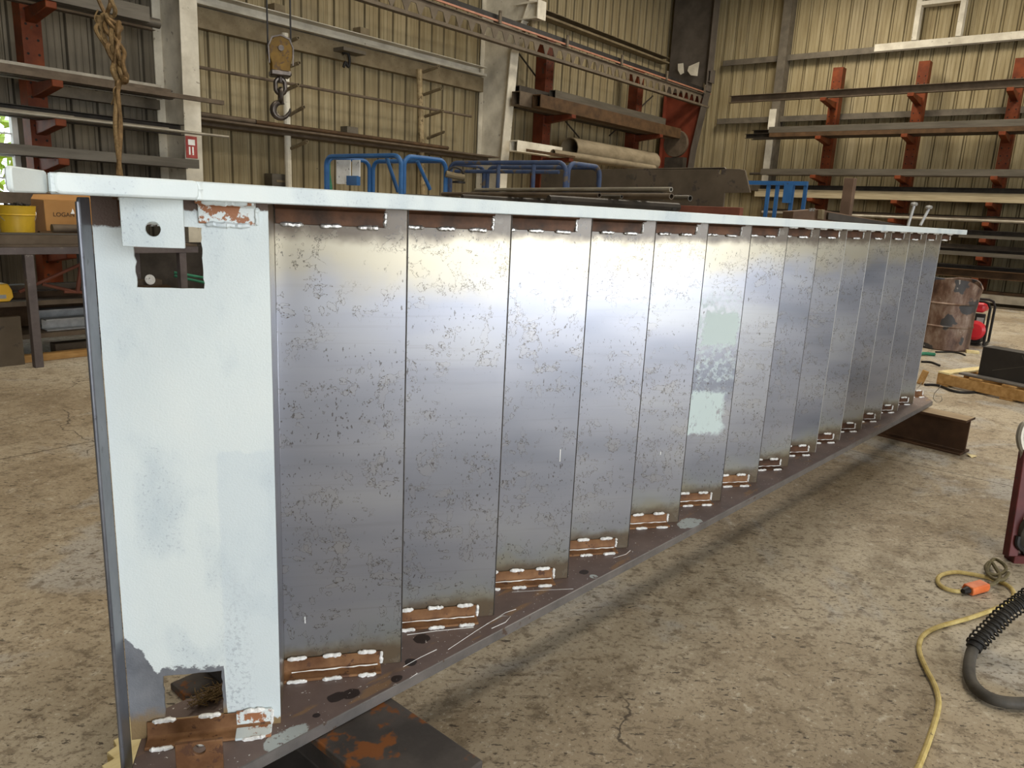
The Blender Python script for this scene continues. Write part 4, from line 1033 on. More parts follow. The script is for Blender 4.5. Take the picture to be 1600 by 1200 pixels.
# ================================================================== BLUE LIFTS, BIG PLATE, LONG PIPES
def rails(name, label, c, ly_, lx_, z, mat, extra):
    """guard rail cage: corner c nearest us, sides along +y and +x"""
    x0, y0_, x1, y1_ = c[0], c[1], c[0]+lx_, c[1]+ly_
    r = thing(name, label, 'scissor lift', (x0+lx_/2, y0_+ly_/2, 0)); R_ = .024
    def hoop(a, b, zb=1.0, zt=z, rad=.10):
        a, b = V((a[0], a[1], 0)), V((b[0], b[1], 0)); d = (b-a).normalized()
        q = [a+V((0,0,zb)), a+V((0,0,zt-rad))]
        for k in range(1, 6): t = pi/2*k/5; q.append(a + d*(rad*(1-cos(t))) + V((0,0,zt-rad+rad*sin(t))))
        for k in range(0, 6): t = pi/2*k/5; q.append(b - d*(rad*(1-sin(t))) + V((0,0,zt-rad+rad*cos(t))))
        q += [b+V((0,0,zt-rad)), b+V((0,0,zb))]
        return MB().tube(q, R_, 10)
    g_ = .04
    build('guard_rail', hoop((x0, y1_), (x0, y0_)), mat, r)
    build('guard_rail', hoop((x0+g_, y0_-.0), (x1, y0_)), mat, r)
    build('guard_rail', hoop((x1+.03, y0_+.03), (x1+.03, y1_)), mat, r)
    build('guard_rail', hoop((x0+g_, y1_+.03), (x1, y1_+.03)), mat, r)
    build('mid_rail', MB().tube([(x0, y0_+.02, z-.45), (x0, y1_-.02, z-.45)], .018, 8), mat, r)
    build('platform', MB().box((x0-.03, y0_-.03, .92), (x1+.06, y1_+.06, 1.02)), mat, r, bevel=.01)
    sc = MB()
    for s1 in (y0_+.1, y0_+.25):
        for zz1 in (.35, .6):
            sc.tube([(x0+.2, s1, zz1-.05), (x0+.2, y1_-.2, zz1+.22)], .03, 6); sc.tube([(x1-.2, s1, zz1+.22), (x1-.2, y1_-.2, zz1-.05)], .03, 6)
    build('scissor_arms', sc, M['tube_dark'], r)
    build('chassis', MB().box((x0, y0_, .14), (x1, y1_, .38)), mat, r, bevel=.02)
    for (xx, yy) in ((x0+.02, y0_+.2), (x1-.02, y0_+.2), (x0+.02, y1_-.2), (x1-.02, y1_-.2)):
        build('wheel', MB().lathe([(0,-.05),(.13,-.05),(.15,-.03),(.15,.03),(.13,.05),(0,.05)], (xx, yy, .15), (1,0,0), 24), M['black'], r)
    return r
cA = at_d(627, 243, 7.5)
LA = rails('scissor_lift', 'bright blue scissor lift cage with papers, behind the stair middle', cA, 1.22, .64, cA.z, M['blue'], 1)
dg = MB().tube([at_y(604, 246, cA.y+.35), at_y(622, 300, cA.y+.35)], .02, 8); build('gate_bar', dg, M['blue'], LA)
dg = MB().tube([at_y(652, 252, cA.y+.3), at_y(672, 296, cA.y+.3)], .02, 8); build('gate_bar', dg, M['blue'], LA)
def card(px0, py0, px1, py1, X, mat, name, parent, th=.006):
    P, Q = at_x(px0, py0, X), at_x(px1, py1, X)
    return build(name, MB().box((X-th, min(P.y,Q.y), min(P.z,Q.z)), (X, max(P.y,Q.y), max(P.z,Q.z))), mat, parent)
card(526, 250, 548, 288, cA.x+.06, M['paper'], 'notice', LA); card(551, 250, 563, 276, cA.x+.06, M['paper'], 'notice', LA)
card(547, 275, 563, 290, cA.x+.075, M['blue'], 'control_box', LA, .05)
bo_ = at_x(515, 292, cA.x+.10); bq = thing('glass_bottle', 'slim green bottle standing in the blue lift cage', 'bottle', (cA.x+.10, bo_.y, 1.022))
build('body', MB().lathe([(0,0),(.03,0),(.032,.50),(.030,.58),(.012,.72),(.012,.86),(0,.86)], (cA.x+.10, bo_.y, 1.022), n=16), M['green'], bq)
build('cap', MB().lathe([(0,.862),(.014,.862),(.014,.885),(0,.885)], (cA.x+.10, bo_.y, 1.022), n=12), M['paper'], bq)
cB = at_d(885, 254, 7.5)
LB = rails('scissor_lift', 'dusty dark blue scissor lift cage beside the big brown plate', cB, 1.62, .62, cB.z, M['blue_dusty'], 0)
for px_ in (779, 834):
    t_ = at_x(px_, 262, cB.x); build('rail_post', MB().tube([(cB.x, t_.y, 1.02), (cB.x, t_.y, cB.z-.02)], .022, 8), M['blue_dusty'], LB)
build('inner_rail', MB().tube([(cB.x+.02, cB.y+.1, cB.z-.09), (cB.x+.02, cB.y+1.55, cB.z-.09)], .02, 8), M['blue_dusty'], LB)
gb = at_d(712, 280, 8.0)
gl = thing('grinder', 'dusty tan grinder with a black guard hanging between the blue lifts', 'power tool', gb)
build('body', MB().tube(spl([gb+V((-.09,.06,.05)), gb+V((0,0,.03)), gb+V((.08,-.05,.02))], 4), .035, 10), M['girt_tan'], gl)
build('guard', MB().lathe([(0,0),(.07,0),(.07,.02),(0,.03)], gb+V((.03,-.02,-.04)), (0,0,1), 20), M['black'], gl)
build('hook_strap', MB().tube(spl([gb+V((-.09,.06,.05)), gb+V((-.03,.02,.12)), gb+V((.05,-.03,.10)), gb+V((.08,-.05,.02))], 6), .012, 6), M['black'], gl)
# big weldment: plate on edge running along y
PX = at_d(1040, 262, 8.4).x
def py(px_, py_): q = at_x(px_, py_, PX); return (q.y, q.z)
ol = [py(850,265), py(1040,261.5), py(1130,261.5)]
pr = [py(846,266), py(1131,261), py(1134,263.5), py(1156,264), py(1164,266), py(1172,301), py(1132,301), py(1130,322)]
pr += [(pr[-1][0], .10), (pr[0][0], .10)]
hc = py(1125, 268); hol = [(hc[0]+.016*cos(2*pi*k/14), hc[1]+.028*sin(2*pi*k/14)) for k in range(14)]
bp = thing('steel_plate', 'large dark brown plate weldment standing on edge with a clipped corner', 'steel plate', (PX+.02, 4, 0))
build('plate', MB().prism(pr, (PX,0,0), (0,1,0), (0,0,1), (.03,0,0), [hol]), M['brown_plate'], bp, bevel=.003)
build('base_flange', MB().box((PX-.25, pr[-2][0], 0), (PX+.28, pr[-1][0], .10)), M['brown_plate'], bp, bevel=.004)
build('back_rib', MB().box((PX+.03, pr[0][0]-.1, .10), (PX+.45, pr[0][0], 1.7)), M['brown_plate'], bp)
q = at_x(978, 280, PX); text('chalk_lettering', 'HIL', .085, M['tube_grey'], bp, (PX-.002, q.y, q.z), (radians(90), 0, radians(-90)))
rt = at_x(1020, 322, PX-.3); 
tag(build('steel_channel', MB().box((PX-.36, at_x(1160,330,PX-.3).y, .0), (PX-.28, at_x(1032,325,PX-.3).y, at_x(1090,322,PX-.3).z)), M['red_lead'], bevel=.003), 'dark red-brown channel lying along the foot of the big brown plate', 'steel channel')
# pipes on a stand behind the stair
ts_ = thing('pipe_stand', 'steel trestle behind the stair carrying loose pipes', 'trestle', (4.1, 3.3, 0))
ZP = 1.555
PA, PB = at_z(1050, 300, ZP), at_z(680, 299, ZP); pdv = (PB-PA); pdv.z = 0; pn = pdv.normalized(); pside = V((-pn.y, pn.x, 0))
for s1 in (.45, 1.5, 2.5):
    c = PA + pn*s1
    build('cross_bar', MB().tube([(c + pside*.45).xy.to_3d()+V((0,0,ZP-.065)), (c - pside*.45).xy.to_3d()+V((0,0,ZP-.065))], .025, 8), M['tube_dark'], ts_)
    for sg_ in (-.4, .4):
        p = c + pside*sg_; build('leg', MB().tube([(p.x, p.y, ZP-.07), (p.x, p.y, 0)], .03, 8), M['tube_dark'], ts_)
for i, (px_, py_, off, r_, mat, L, lab, dz) in enumerate((
   (1050, 299, 0, .016, 'tube_dull', 2.9, 'brown pipe reaching farthest right on the pipe trestle', .0),
   (1015, 305, -.13, .013, 'tube_light', 2.4, 'bright rod lying on top of the dark trestle pipe', .0445),
   (972, 296, .045, .010, 'tube_grey', 2.4, 'thin grey rod behind the brown trestle pipe', 0),
   (1000, 314, -.13, .022, 'tube_dark', 2.4, 'dark open-ended pipe on the pipe trestle', 0),
   (1032, 324, -.20, .016, 'tube_grey', 2.6, 'grey pipe lowest beside the stair top', 0),
   (940, 299, .09, .014, 'tube_dull', 2.2, 'short brown rod farthest behind on the pipe trestle', 0),
   )):
    a = PA + pside*off; a = V((a.x, a.y, ZP-.038)) + pn*((1050-px_)*.0045)
    b = a + pn*(L-.1)
    tag(build('steel_pipe', MB().pipe(a+V((0,0,r_+dz)), b+V((0,0,r_+dz)), r_, .004, 12), M[mat]), lab, 'steel pipe', 'loose pipes on the trestle')
# blue frame near the end wall
bf = at_d(1215, 285, 9.5)
br = thing('blue_trolley', 'small blue steel cage frame in front of the end-wall rack', 'steel frame', (bf.x, bf.y, 0))
def bp_(px_, py_): return at_x(px_, py_, bf.x)
L_, R_y = bp_(1168, 280).y, bp_(1262, 286).y; zt_ = bp_(1215, 283).z
build('top_rail', MB().box((bf.x-.03, R_y, zt_-.05), (bf.x+.03, L_, zt_)), M['blue'], br)
for px_ in (1200, 1214, 1238, 1258):
    y_ = bp_(px_, 300).y; build('upright', MB().box((bf.x-.02, y_-.02, 1.1), (bf.x+.02, y_+.02, zt_-.05)), M['blue'], br)
build('lower_rail', MB().box((bf.x-.03, R_y, 1.36), (bf.x+.03, L_, 1.45)), M['blue'], br)
build('body', MB().box((bf.x-.02, R_y, .06), (bf.x+.5, L_, 1.12)), M['blue'], br, bevel=.01)
lk_ = bp_(1232, 302); build('latch_plate', MB().box((bf.x-.05, lk_.y-.06, lk_.z-.12), (bf.x-.03, lk_.y+.05, lk_.z+.12)), M['blue'], br)
for yy in (R_y+.1, L_-.1): build('caster', MB().lathe([(0,-.02),(.06,-.02),(.06,.02),(0,.02)], (bf.x+.1, yy, .06), (0,1,0), 16), M['black'], br)
# brown machine behind the far stair end with levers and a post
mz = 7.9
P, Q = at_d(1240, 332, mz), at_d(1470, 352, mz)
MX = P.x
mc = thing('ironworker', 'low dark machine bed with two levers behind the far stair end', 'machine', ((P.x+Q.x)/2, (P.y+Q.y)/2, 0))
dm = (Q-P); dm.z = 0; dmn = dm.normalized(); ps = V((-dmn.y, dmn.x, 0)); ps = ps if ps.dot(Fv) > 0 else -ps
def mp(s_, o_, z_): q = P + dmn*s_ + ps*o_; return V((q.x, q.y, z_))
Lm = dm.length; zt2 = at_d(1300, 328, mz).z
m = MB().prism([(0,.1),(Lm,.1),(Lm*.97, zt2-.24),(Lm*.75,zt2-.12),(.25,zt2),(0,zt2-.03)], V((P.x,P.y,0)), dmn, (0,0,1), ps*.35)
build('bed', m, M['post_brown'], mc, bevel=.006)
build('guide_bar', MB().prism([(.35,zt2-.10),(Lm*.80,zt2-.20),(Lm*.80,zt2-.13),(.35,zt2-.03)], V((P.x,P.y,0)) - ps*.05, dmn, (0,0,1), ps*.05), M['tube_dark'], mc)
cc = at_d(1278, 335, mz); build('clamp', MB().box((-.035,-.05,-.05), (.035,.0,.05), M=Matrix.Translation(cc - ps*.02)), M['girt_tan'], mc, bevel=.004)
build('base', MB().prism([(.1,0),(Lm-.1,0),(Lm-.1,.1),(.1,.1)], V((P.x,P.y,0)), dmn, (0,0,1), ps*.35), M['tube_dark'], mc)
for (x0, y0_), (x1, y1_) in (((1418,350),(1428,322)), ((1440,340),(1451,327))):
    a, b = at_d(x0, y0_, mz-.06), at_d(x1, y1_, mz-.06)
    l = build('lever', MB().tube([a - V((0,0,.08)), b], .014, 8), M['galv'], mc)
    build('knob', MB().lathe([(0,-.022),(.03,-.015),(.036,0),(.03,.015),(0,.022)], b+V((0,0,.02)), (0,0,1), 16), M['galv'], l)
for px_ in (1266, 1271):
    q = at_d(px_, 327, mz); build('bolt_head', MB().lathe([(0,0),(.018,0),(.018,.03),(0,.03)], q-V((0,0,.02)), (0,0,1), 6), M['chrome'], mc)
a = at_d(1322, 330, 8.6); b = at_d(1324, 279, 8.6)
tag(build('steel_post', MB().box((a.x-.055, a.y-.055, 0), (a.x+.055, a.y+.055, b.z)), M['post_brown'], bevel=.004), 'brown square post standing behind the low machine', 'post')

# ================================================================== LEFT BENCH
BY = 6.72
bn = thing('workbench', 'steel workbench left of the stair with worn grey legs', 'workbench', (2.2, 7.2, 0))
bt = at_y(0, 387, BY).z
build('front_rail', MB().box((.6, BY, bt-.055), (3.6, BY+.06, bt)), M['bench'], bn, bevel=.003)
build('back_rail', MB().box((.6, BY+.95, bt-.055), (3.6, BY+1.01, bt)), M['bench'], bn)
build('top_plate', MB().box((.6, BY+.02, bt+.002), (3.6, BY+1.0, bt+.02)), M['tube_dull'], bn)
for X, Y in ((2.20, BY), (3.45, BY), (.75, BY), (2.20, BY+.93), (3.45, BY+.93), (.75, BY+.93)):
    build('leg', MB().box((X-.032, Y, 0), (X+.032, Y+.065, bt-.056)), M['bench'], bn, bevel=.003)
for z in (.50, .22):
    build('lower_shelf', MB().box((.6, BY+.35, z-.04), (3.7, BY+.98, z)), M['tube_dull'], bn)
zt3 = bt+.022
def bar(label, a, b, w, h, mat, shp='tube', cat='steel bar', grp=None): return stock('steel_bar', label, cat, a, b, w, h, M[mat], shp, grp)
GB = 'stock lying on the left workbench'
bar('thick brown flat bar along the front of the workbench top', (.7, BY+.16, zt3), (2.85, BY+.16, zt3), .20, .07, 'tube_dull', 'tube', grp=GB)
bar('pale thin strip lying on the front bar of the workbench', (.9, BY+.15, zt3+.072), (2.62, BY+.17, zt3+.072), .10, .012, 'tube_grey', 'tube', grp=GB)
bar('rolled brown paper tube in front of the cardboard box', (2.44, BY+.17, zt3+.086), (3.1, BY+.17, zt3+.086), .07, .07, 'tube_dull', 'rod', grp=GB)
bar('upper rolled brown sheet against the cardboard box', (2.42, BY+.40, zt3+.0), (3.1, BY+.42, zt3), .09, .11, 'tube_rust', 'pipe', grp=GB)
# pail
pp = at_y(28, 363, BY+.48); pz = zt3
pl = thing('pail', 'yellow plastic pail full of scrap on the workbench', 'bucket', (pp.x, BY+.48, pz))
ph = at_y(28, 321, BY+.48).z - pz; pr_ = .5*abs(at_y(55,330,BY+.48).x-at_y(-3,330,BY+.48).x)
build('shell', MB().lathe([(.0,.0),(pr_*.86,0),(pr_*.98,ph*.72),(pr_*1.04,ph*.74),(pr_*1.0,ph*.77),(pr_*1.04,ph*.86),(pr_*1.06,ph*.97),(pr_*1.08,ph),(pr_*.98,ph),(pr_*.95,ph*.86),(0,ph*.86)], (pp.x, BY+.48, pz), n=40), M['yellow'], pl)
scr = MB()
for k in range(18):
    a = random.uniform(0, 2*pi); r_ = pr_*.75*random.random()
    scr.box((-.03,-.012,-.01), (.03,.012,.012), M=Matrix.Translation(V((pp.x+r_*cos(a), BY+.48+r_*sin(a), pz+ph*.95+.02*random.random()))) @ Matrix.Rotation(random.uniform(0,3), 4, V((random.random(), random.random(), 1))))
build('scrap', scr, M['tube_dark'], pl)
hd = [V((pp.x + pr_*1.06*cos(t), BY+.48 - pr_*.75*abs(sin(t)), pz+ph*.86 - pr_*.9*abs(sin(t)))) for t in [pi*k/14 for k in range(15)]]
build('bail', MB().tube(hd, .004, 6), M['chrome'], pl)
# cardboard box
qa = at_y(68, 312, BY+.55); qb = at_y(150, 347, BY+.55)
cb = thing('cardboard_box', 'brown cardboard box with printed lettering on the workbench', 'box', (qa.x+.3, BY+.75, zt3))
build('carton', MB().prism([(qa.x, 0), (qa.x+.62, 0), (qa.x+.62, qa.z-zt3), (qa.x, qa.z-zt3)], (0, BY+.55, zt3), (1,0,0), (0,0,1), (0,.30,0)), M['card'], cb, bevel=.004)
build('tape_scrap', MB().prism([(0,0),(.035,.0),(.03,.02),(.02,.045),(.012,.02)], at_y(110, 334, BY+.548), (1,0,0), (0,0,1), (0,-.002,0)), M['paper'], cb)
build('flap', MB().prism([(0,0),(.60,.0),(.58,.06),(.03,.04)], (qa.x, BY+.84, qa.z), (1,0,0), (0,.4,1), (0,.006,0)), M['card'], cb)
q = at_y(83, 338, BY+.548); text('printed_lettering', 'LOGAN', .05, M['ink'], cb, (q.x, BY+.548, q.z), (radians(90), 0, 0))
# yellow tool, shelf stock, sawhorse frame
tq = at_y(8, 476, BY-.15)
tl = thing('power_tool', 'yellow power tool body at the left edge of the workbench shelf', 'power tool', (tq.x, BY+.45, .50))
build('housing', MB().prism([(-.22,.0),(.02,.0),(.05,.035),(.045,.09),(.02,.145),(-.22,.145)], (at_y(10,478,BY+.4).x, BY+.37, .502), (1,0,0), (0,0,1), (0,.14,0)), M['tool_yellow'], tl, bevel=.008, segs=2)
build('label_plate', MB().box((at_y(0,470,BY+.4).x-.02, BY+.362, .53), (at_y(8,470,BY+.4).x, BY+.37, .56)), M['galv'], tl)
GS = 'stock on the workbench shelves'
for i, (z, Y, w, h, mat, lab) in enumerate(((.502, BY+.62, .10, .05, 'tube_rust', 'rusty flat tube on the workbench middle shelf'), (.502, BY+.80, .12, .09, 'tube_dull', 'dull tube behind the rusty flat tube on the middle shelf'),
     (.222, BY+.48, .12, .10, 'galv', 'galvanised channel on the workbench lower shelf'), (.222, BY+.66, .14, .16, 'galv', 'second galvanised channel behind the first, lower shelf'), (.222, BY+.86, .14, .20, 'tube_rust', 'rusty channel at the back of the lower shelf'))):
    bar(lab, (2.42 if mat == 'galv' else .7, Y, z), (3.6, Y, z), w, h, mat, 'channel' if mat == 'galv' else 'tube', grp=GS)
tag(build('steel_sheet', MB().box((.75, BY+.20, .0), (2.16, BY+.24, .40)), M['brown_plate'], bevel=.002), 'brown steel sheet leaning on edge under the workbench', 'steel sheet')
tag(build('wood_block', MB().box((2.05, BY+.25, 0), (2.75, BY+.33, .06)), M['wood'], bevel=.004), 'pale wood batten on the floor under the workbench', 'wood')
tag(build('wood_block', MB().box((2.5, BY+.5, 0), (3.6, BY+.62, .09)), M['tube_dull'], bevel=.004), 'dark timber lying on the floor behind the bench leg', 'wood')
fr = thing('bracket_frame', 'brown welded triangular bracket on the workbench shelf', 'bracket', (2.7, BY+.2, .50))
def by(px_, py_, o=.3): return at_y(px_, py_, BY+o)
build('strut', MB().tube([by(30,456), by(128,412)], .014, 8), M['red_lead'], fr); build('strut', MB().tube([by(66,444), by(118,456)], .014, 8), M['red_lead'], fr); build('strut', MB().tube([by(128,405), by(121,457)], .018, 8), M['red_lead'], fr)
build('foot_bar', MB().tube([by(100,456), by(150,457)], .012, 8), M['red_lead'], fr)
# things seen through the top opening
fh = at_y(232, 440, 7.6)
tag(build('grinding_disc', MB().lathe([(.012,0),(.05,0),(.05,.01),(.012,.01)], at_y(234, 437, 7.45), (0,-1,.2), 24), M['paper']), 'pale worn disc seen through the upper square opening', 'disc')
for k, (a, b) in enumerate((((272,426),(330,436)), ((272,431),(330,444)))):
    tag(build('green_hose', MB().tube([at_y(*a, 7.3), at_y(*b, 7.2)], .014, 8), M['green']), ['upper of two green hoses seen through the square opening', 'lower of two green hoses seen through the square opening'][k], 'hose')
tag(build('parts_bin', MB().box((3.2, 7.95, 0), (5.0, 8.0, .9)).box((3.2, 8.4, 0), (5.0, 8.45, .9)).box((3.2, 8.0, 0), (3.25, 8.4, .9)).box((4.95, 8.0, 0), (5.0, 8.4, .9)).box((3.25, 8.0, .02), (4.95, 8.4, .05)), M['tube_dark'], bevel=.003), 'dark steel bin on the floor under the left rack', 'bin')

# ================================================================== DRUM, GENERATOR, CHANNEL ON PALLET
db = at_z(1470, 548, 0); dd_ = V((db.x, db.y, 0)); dv = (dd_-V((0,0,0))).normalized(); R = .305; dc = dd_ + dv*R
sc_ = 1.0
dm_ = thing('steel_drum', 'burnt rusty oil drum with a torn rim at the far end of the stair', 'drum', (dc.x, dc.y, 0))
hD = .875; prof = []
for z, r_ in ((0,.29),(.012,.302),(.03,.300),(.28,.300),(.295,.311),(.31,.300),(.56,.300),(.575,.311),(.59,.300),(hD-.02,.300),(hD,.303)): prof.append((r_, z))
nn = 48; mbd = MB(); vs = []; fs = []
for r_, z in prof + [(.292, hD-.005), (.29, .35), (.285, .03), (0.01,.03)]:
    for k in range(nn):
        t = 2*pi*k/nn; zz_ = z; rr_ = r_
        if z > .75:
            tear = max(0, math.cos(t - radians(-95)))**6
            zz_ = z - .09*tear - .02*max(0, math.sin(3*t)) ; rr_ = r_ + .035*tear
        p = dc + V((cos(t)*rr_, sin(t)*rr_, zz_)); vs.append(p)
L = len(prof)+4
for i in range(L-1):
    for k in range(nn): l = (k+1) % nn; fs.append([i*nn+k, i*nn+l, (i+1)*nn+l, (i+1)*nn+k])
fs.append([k for k in range(nn)][::-1]); mbd.add(vs, fs)
build('shell', mbd, M['barrel'], dm_)
GX = 11.3
def gp(px_, py_): return at_x(px_, py_, GX)
gn = thing('generator', 'red and black portable generator in a tube frame behind the drum', 'generator', (GX+.2, gp(1530,520).y, 0))
gt = gp(1525, 470).z; gy0, gy1 = gp(1544, 500).y, gp(1544, 500).y+.62
fq = []
def loop(x): 
    q = []
    for (yy, zz_, s0) in ((gy0+.06, gt-.06, 180), (gy1-.06, gt-.06, 90)):
        pass
    return [V((x, gy0, .03)), V((x, gy0, gt-.08)), V((x, gy0+.03, gt-.02)), V((x, gy0+.08, gt)), V((x, gy1-.08, gt)), V((x, gy1-.03, gt-.02)), V((x, gy1, gt-.08)), V((x, gy1, .03))]
for x in (GX, GX+.42): build('tube_frame', MB().tube(loop(x), .016, 10), M['black'], gn)
build('frame_foot', MB().tube([(GX, gy0, .03), (GX+.42, gy0, .03)], .016, 8).tube([(GX, gy1, .03), (GX+.42, gy1, .03)], .016, 8), M['black'], gn)
build('fuel_tank', MB().box((GX+.03, gy0+.06, gt-.15), (GX+.40, gy1-.04, gt-.03)), M['red'], gn, bevel=.035, segs=3)
build('engine', MB().box((GX+.05, gy0+.28, .12), (GX+.36, gy1-.06, gt-.17)), M['black'], gn, bevel=.02, segs=2)
build('control_panel', MB().box((GX+.02, gy0+.04, gt-.33), (GX+.06, gy0+.30, gt-.16)), M['black'], gn, bevel=.008)
build('outlet_plate', MB().box((GX+.012, gy0+.05, gt-.30), (GX+.02, gy0+.13, gt-.21)), M['galv'], gn)
build('recoil_cover', MB().lathe([(0,-.05),(.09,-.05),(.125,-.01),(.125,.05),(0,.05)], (GX-.01, gp(1523,516).y, gp(1523,516).z), (1,0,0), 28), M['red'], gn)
build('mount', MB().box((GX+.02, gy0+.05, .04), (GX+.40, gy1-.05, .12)), M['black'], gn)
# pallet
pa = at_z(1462, 601, 0); pb = at_z(1600, 632, 0); pdn = (pb-pa); pdn.z = 0; pdn.normalize(); psd = V((-pdn.y, pdn.x, 0)); psd = psd if psd.x > 0 else -psd
pt = thing('pallet', 'wooden pallet under the black steel channel at the right edge', 'pallet', (pa.x, pa.y, 0))
def pbx(s0, s1, o0, o1, z0, z1, mat, name):
    m = MB(); vs = [pa + pdn*s_ + psd*o_ + V((0,0,z_)) for z_ in (z0, z1) for (s_, o_) in ((s0,o0),(s1,o0),(s1,o1),(s0,o1))]
    m.add(vs, [(0,3,2,1),(4,5,6,7),(0,1,5,4),(1,2,6,5),(2,3,7,6),(3,0,4,7)]); return build(name, m, mat, pt, bevel=.003)
for o_ in (0, .45, .90): pbx(0, 1.3, o_, o_+.05, .018, .115, M['wood'], 'stringer_board')
for k in range(5): pbx(.0+k*.29, .11+k*.29, 0, .95, .116, .136, M['wood_new'] if k == 0 else M['wood'], 'deck_board')
for k in range(3): pbx(.0+k*.58, .11+k*.58, 0, .95, .0, .017, M['wood'], 'bottom_board')
cz0 = .138
cpt = thing('steel_channel', 'black steel channel with chalk scratches lying on the pallet', 'steel channel', (pa.x+.3, pa.y-.3, cz0))
def cpx(s0, s1, o0, o1, z0, z1, mat, name, bev=.003):
    m = MB(); vs = [pa + pdn*s_ + psd*o_ + V((0,0,z_)) for z_ in (z0, z1) for (s_, o_) in ((s0,o0),(s1,o0),(s1,o1),(s0,o1))]
    m.add(vs, [(0,3,2,1),(4,5,6,7),(0,1,5,4),(1,2,6,5),(2,3,7,6),(3,0,4,7)]); return build(name, m, mat, cpt, bevel=bev)
ht_ = at_z(1515, 530, 0)
dpt = (at_z(1513,600,0)-CAM).dot(cF)
hch = at_d(1517, 531, dpt).z
cpx(.30, 2.4, .12, .135, cz0, hch, M['black_chan'], 'web'); cpx(.30, 2.4, .136, .30, hch-.02, hch, M['black_chan'], 'upper_flange'); cpx(.18, 2.4, .02, .119, cz0, cz0+.018, M['chan_edge'], 'lower_flange')
sm = MB()
def scr_(s0, z0, s1, z1): sm.tube([pa+pdn*s0+psd*.119+V((0,0,z0)), pa+pdn*s1+psd*.119+V((0,0,z1))], .0014, 5)
scr_(.42, .22, .72, .32); scr_(.64, .40, .76, .20); scr_(.40,.42,.52,.45); scr_(.84,.42,.96,.43)
build('chalk_scratch', sm, M['tube_grey'], cpt)
# scraps on the far floor
tag(build('wood_block', MB().box((-.035,-.07,0), (.035,.07,.035), M=Matrix.Translation(at_z(1519,552,0)) @ Matrix.Rotation(.3,4,'Z')), M['wood_new'], bevel=.004), 'pale wood scrap beside the drum foot', 'wood')
for k, (pts, r_, mat, lab) in enumerate((
   ([(1440,565),(1455,566),(1468,571)], .012, 'black', 'short black hose curl on the floor by the drum'),
   ([(1462,550),(1485,550),(1500,552),(1508,555)], .010, 'black', 'dark cable lying below the drum'),
   ([(1445,601),(1465,602),(1490,611),(1515,613),(1545,609),(1580,603)], .012, 'black', 'black cable looping in front of the pallet'))):
    tag(build('floor_cable', MB().tube(spl([at_z(x, y, r_) for x, y in pts], 6), r_, 8), M[mat]), lab, 'cable')
g_ = at_z(1446, 556, .0); gs = MB().tube(spl([g_+V((-.08,.05,.02)), g_+V((0,.02,.025)), g_+V((.08,-.08,.02))], 4), .02, 8)
tag(build('green_rag', gs, M['green']), 'scrap of green strap on the floor beside the drum', 'strap')
sp = at_z(1437, 600, 0); 
tag(build('wood_block', MB().box((-.012,-.028,0), (.012,.028,.14), M=Matrix.Translation(sp) @ Matrix.Rotation(radians(14), 4, 'X')), M['wood'], bevel=.003), 'small upright wood offcut behind the far stair end', 'wood')
lp = at_z(1517, 713, .0)
tag(build('dry_leaf', MB().add([lp+V(p) for p in ((-.04,-.01,.002),(0,-.035,.012),(.035,.01,.004),(.0,.03,.016))], [(0,1,2,3)]).add([lp+V(p) for p in ((-.04,-.01,.0),(0,-.035,.010),(.035,.01,.002),(.0,.03,.014))], [(3,2,1,0)]), M['wood_new']), 'dry yellow leaf on the floor by the far beam', 'leaf')

# ================================================================== CORD, CART, HOSE
def fz(x, y, z=.011): return at_z(x, y, z)
cp_ = [(1428,1215),(1450,1160),(1466,1105),(1462,1075),(1447,1045),(1437,1020),(1437,1003),(1447,989),(1470,978),(1510,967),(1545,955),(1570,944),(1584,930),(1575,915),(1545,903),(1512,896),(1490,894),(1470,899),(1465,908),(1474,918),(1495,924),(1518,921)]
cd = thing('extension_cord', 'yellow extension cord with orange connector looped on the concrete floor', 'cord', fz(1470, 900, 0))
build('cord', MB().tube(spl([fz(*p) for p in cp_], 8), .0085, 9), M['cord'], cd)
c0 = fz(1512, 922, .02); c1_ = fz(1538, 915, .02)
dcn = (c1_-c0).normalized(); scn = V((-dcn.y, dcn.x, 0))
build('connector', MB().prism([(-.022,-.016),(.022,-.016),(.026,0),(.022,.018),(-.022,.018),(-.026,0)], c0, scn, (0,0,1), dcn*(c1_-c0).length), M['orange_plastic'], cd, bevel=.004, segs=2)
build('strain_relief', MB().tube([c0-dcn*.03, c0], [.010,.016], 10), M['black'], cd)
oc = thing('power_cable', 'olive cable in a loose tangle at the foot of the maroon cart', 'cable', fz(1560, 890, 0))
build('cable', MB().tube(spl([fz(x, y, .029) for x, y in ((1540,916),(1556,910),(1562,900),(1556,888),(1548,878),(1540,886),(1546,896),(1560,898),(1572,890),(1566,880),(1552,874),(1542,892),(1552,904),(1568,905),(1576,895))], 7), .0075, 8), M['cord_dark'], oc)
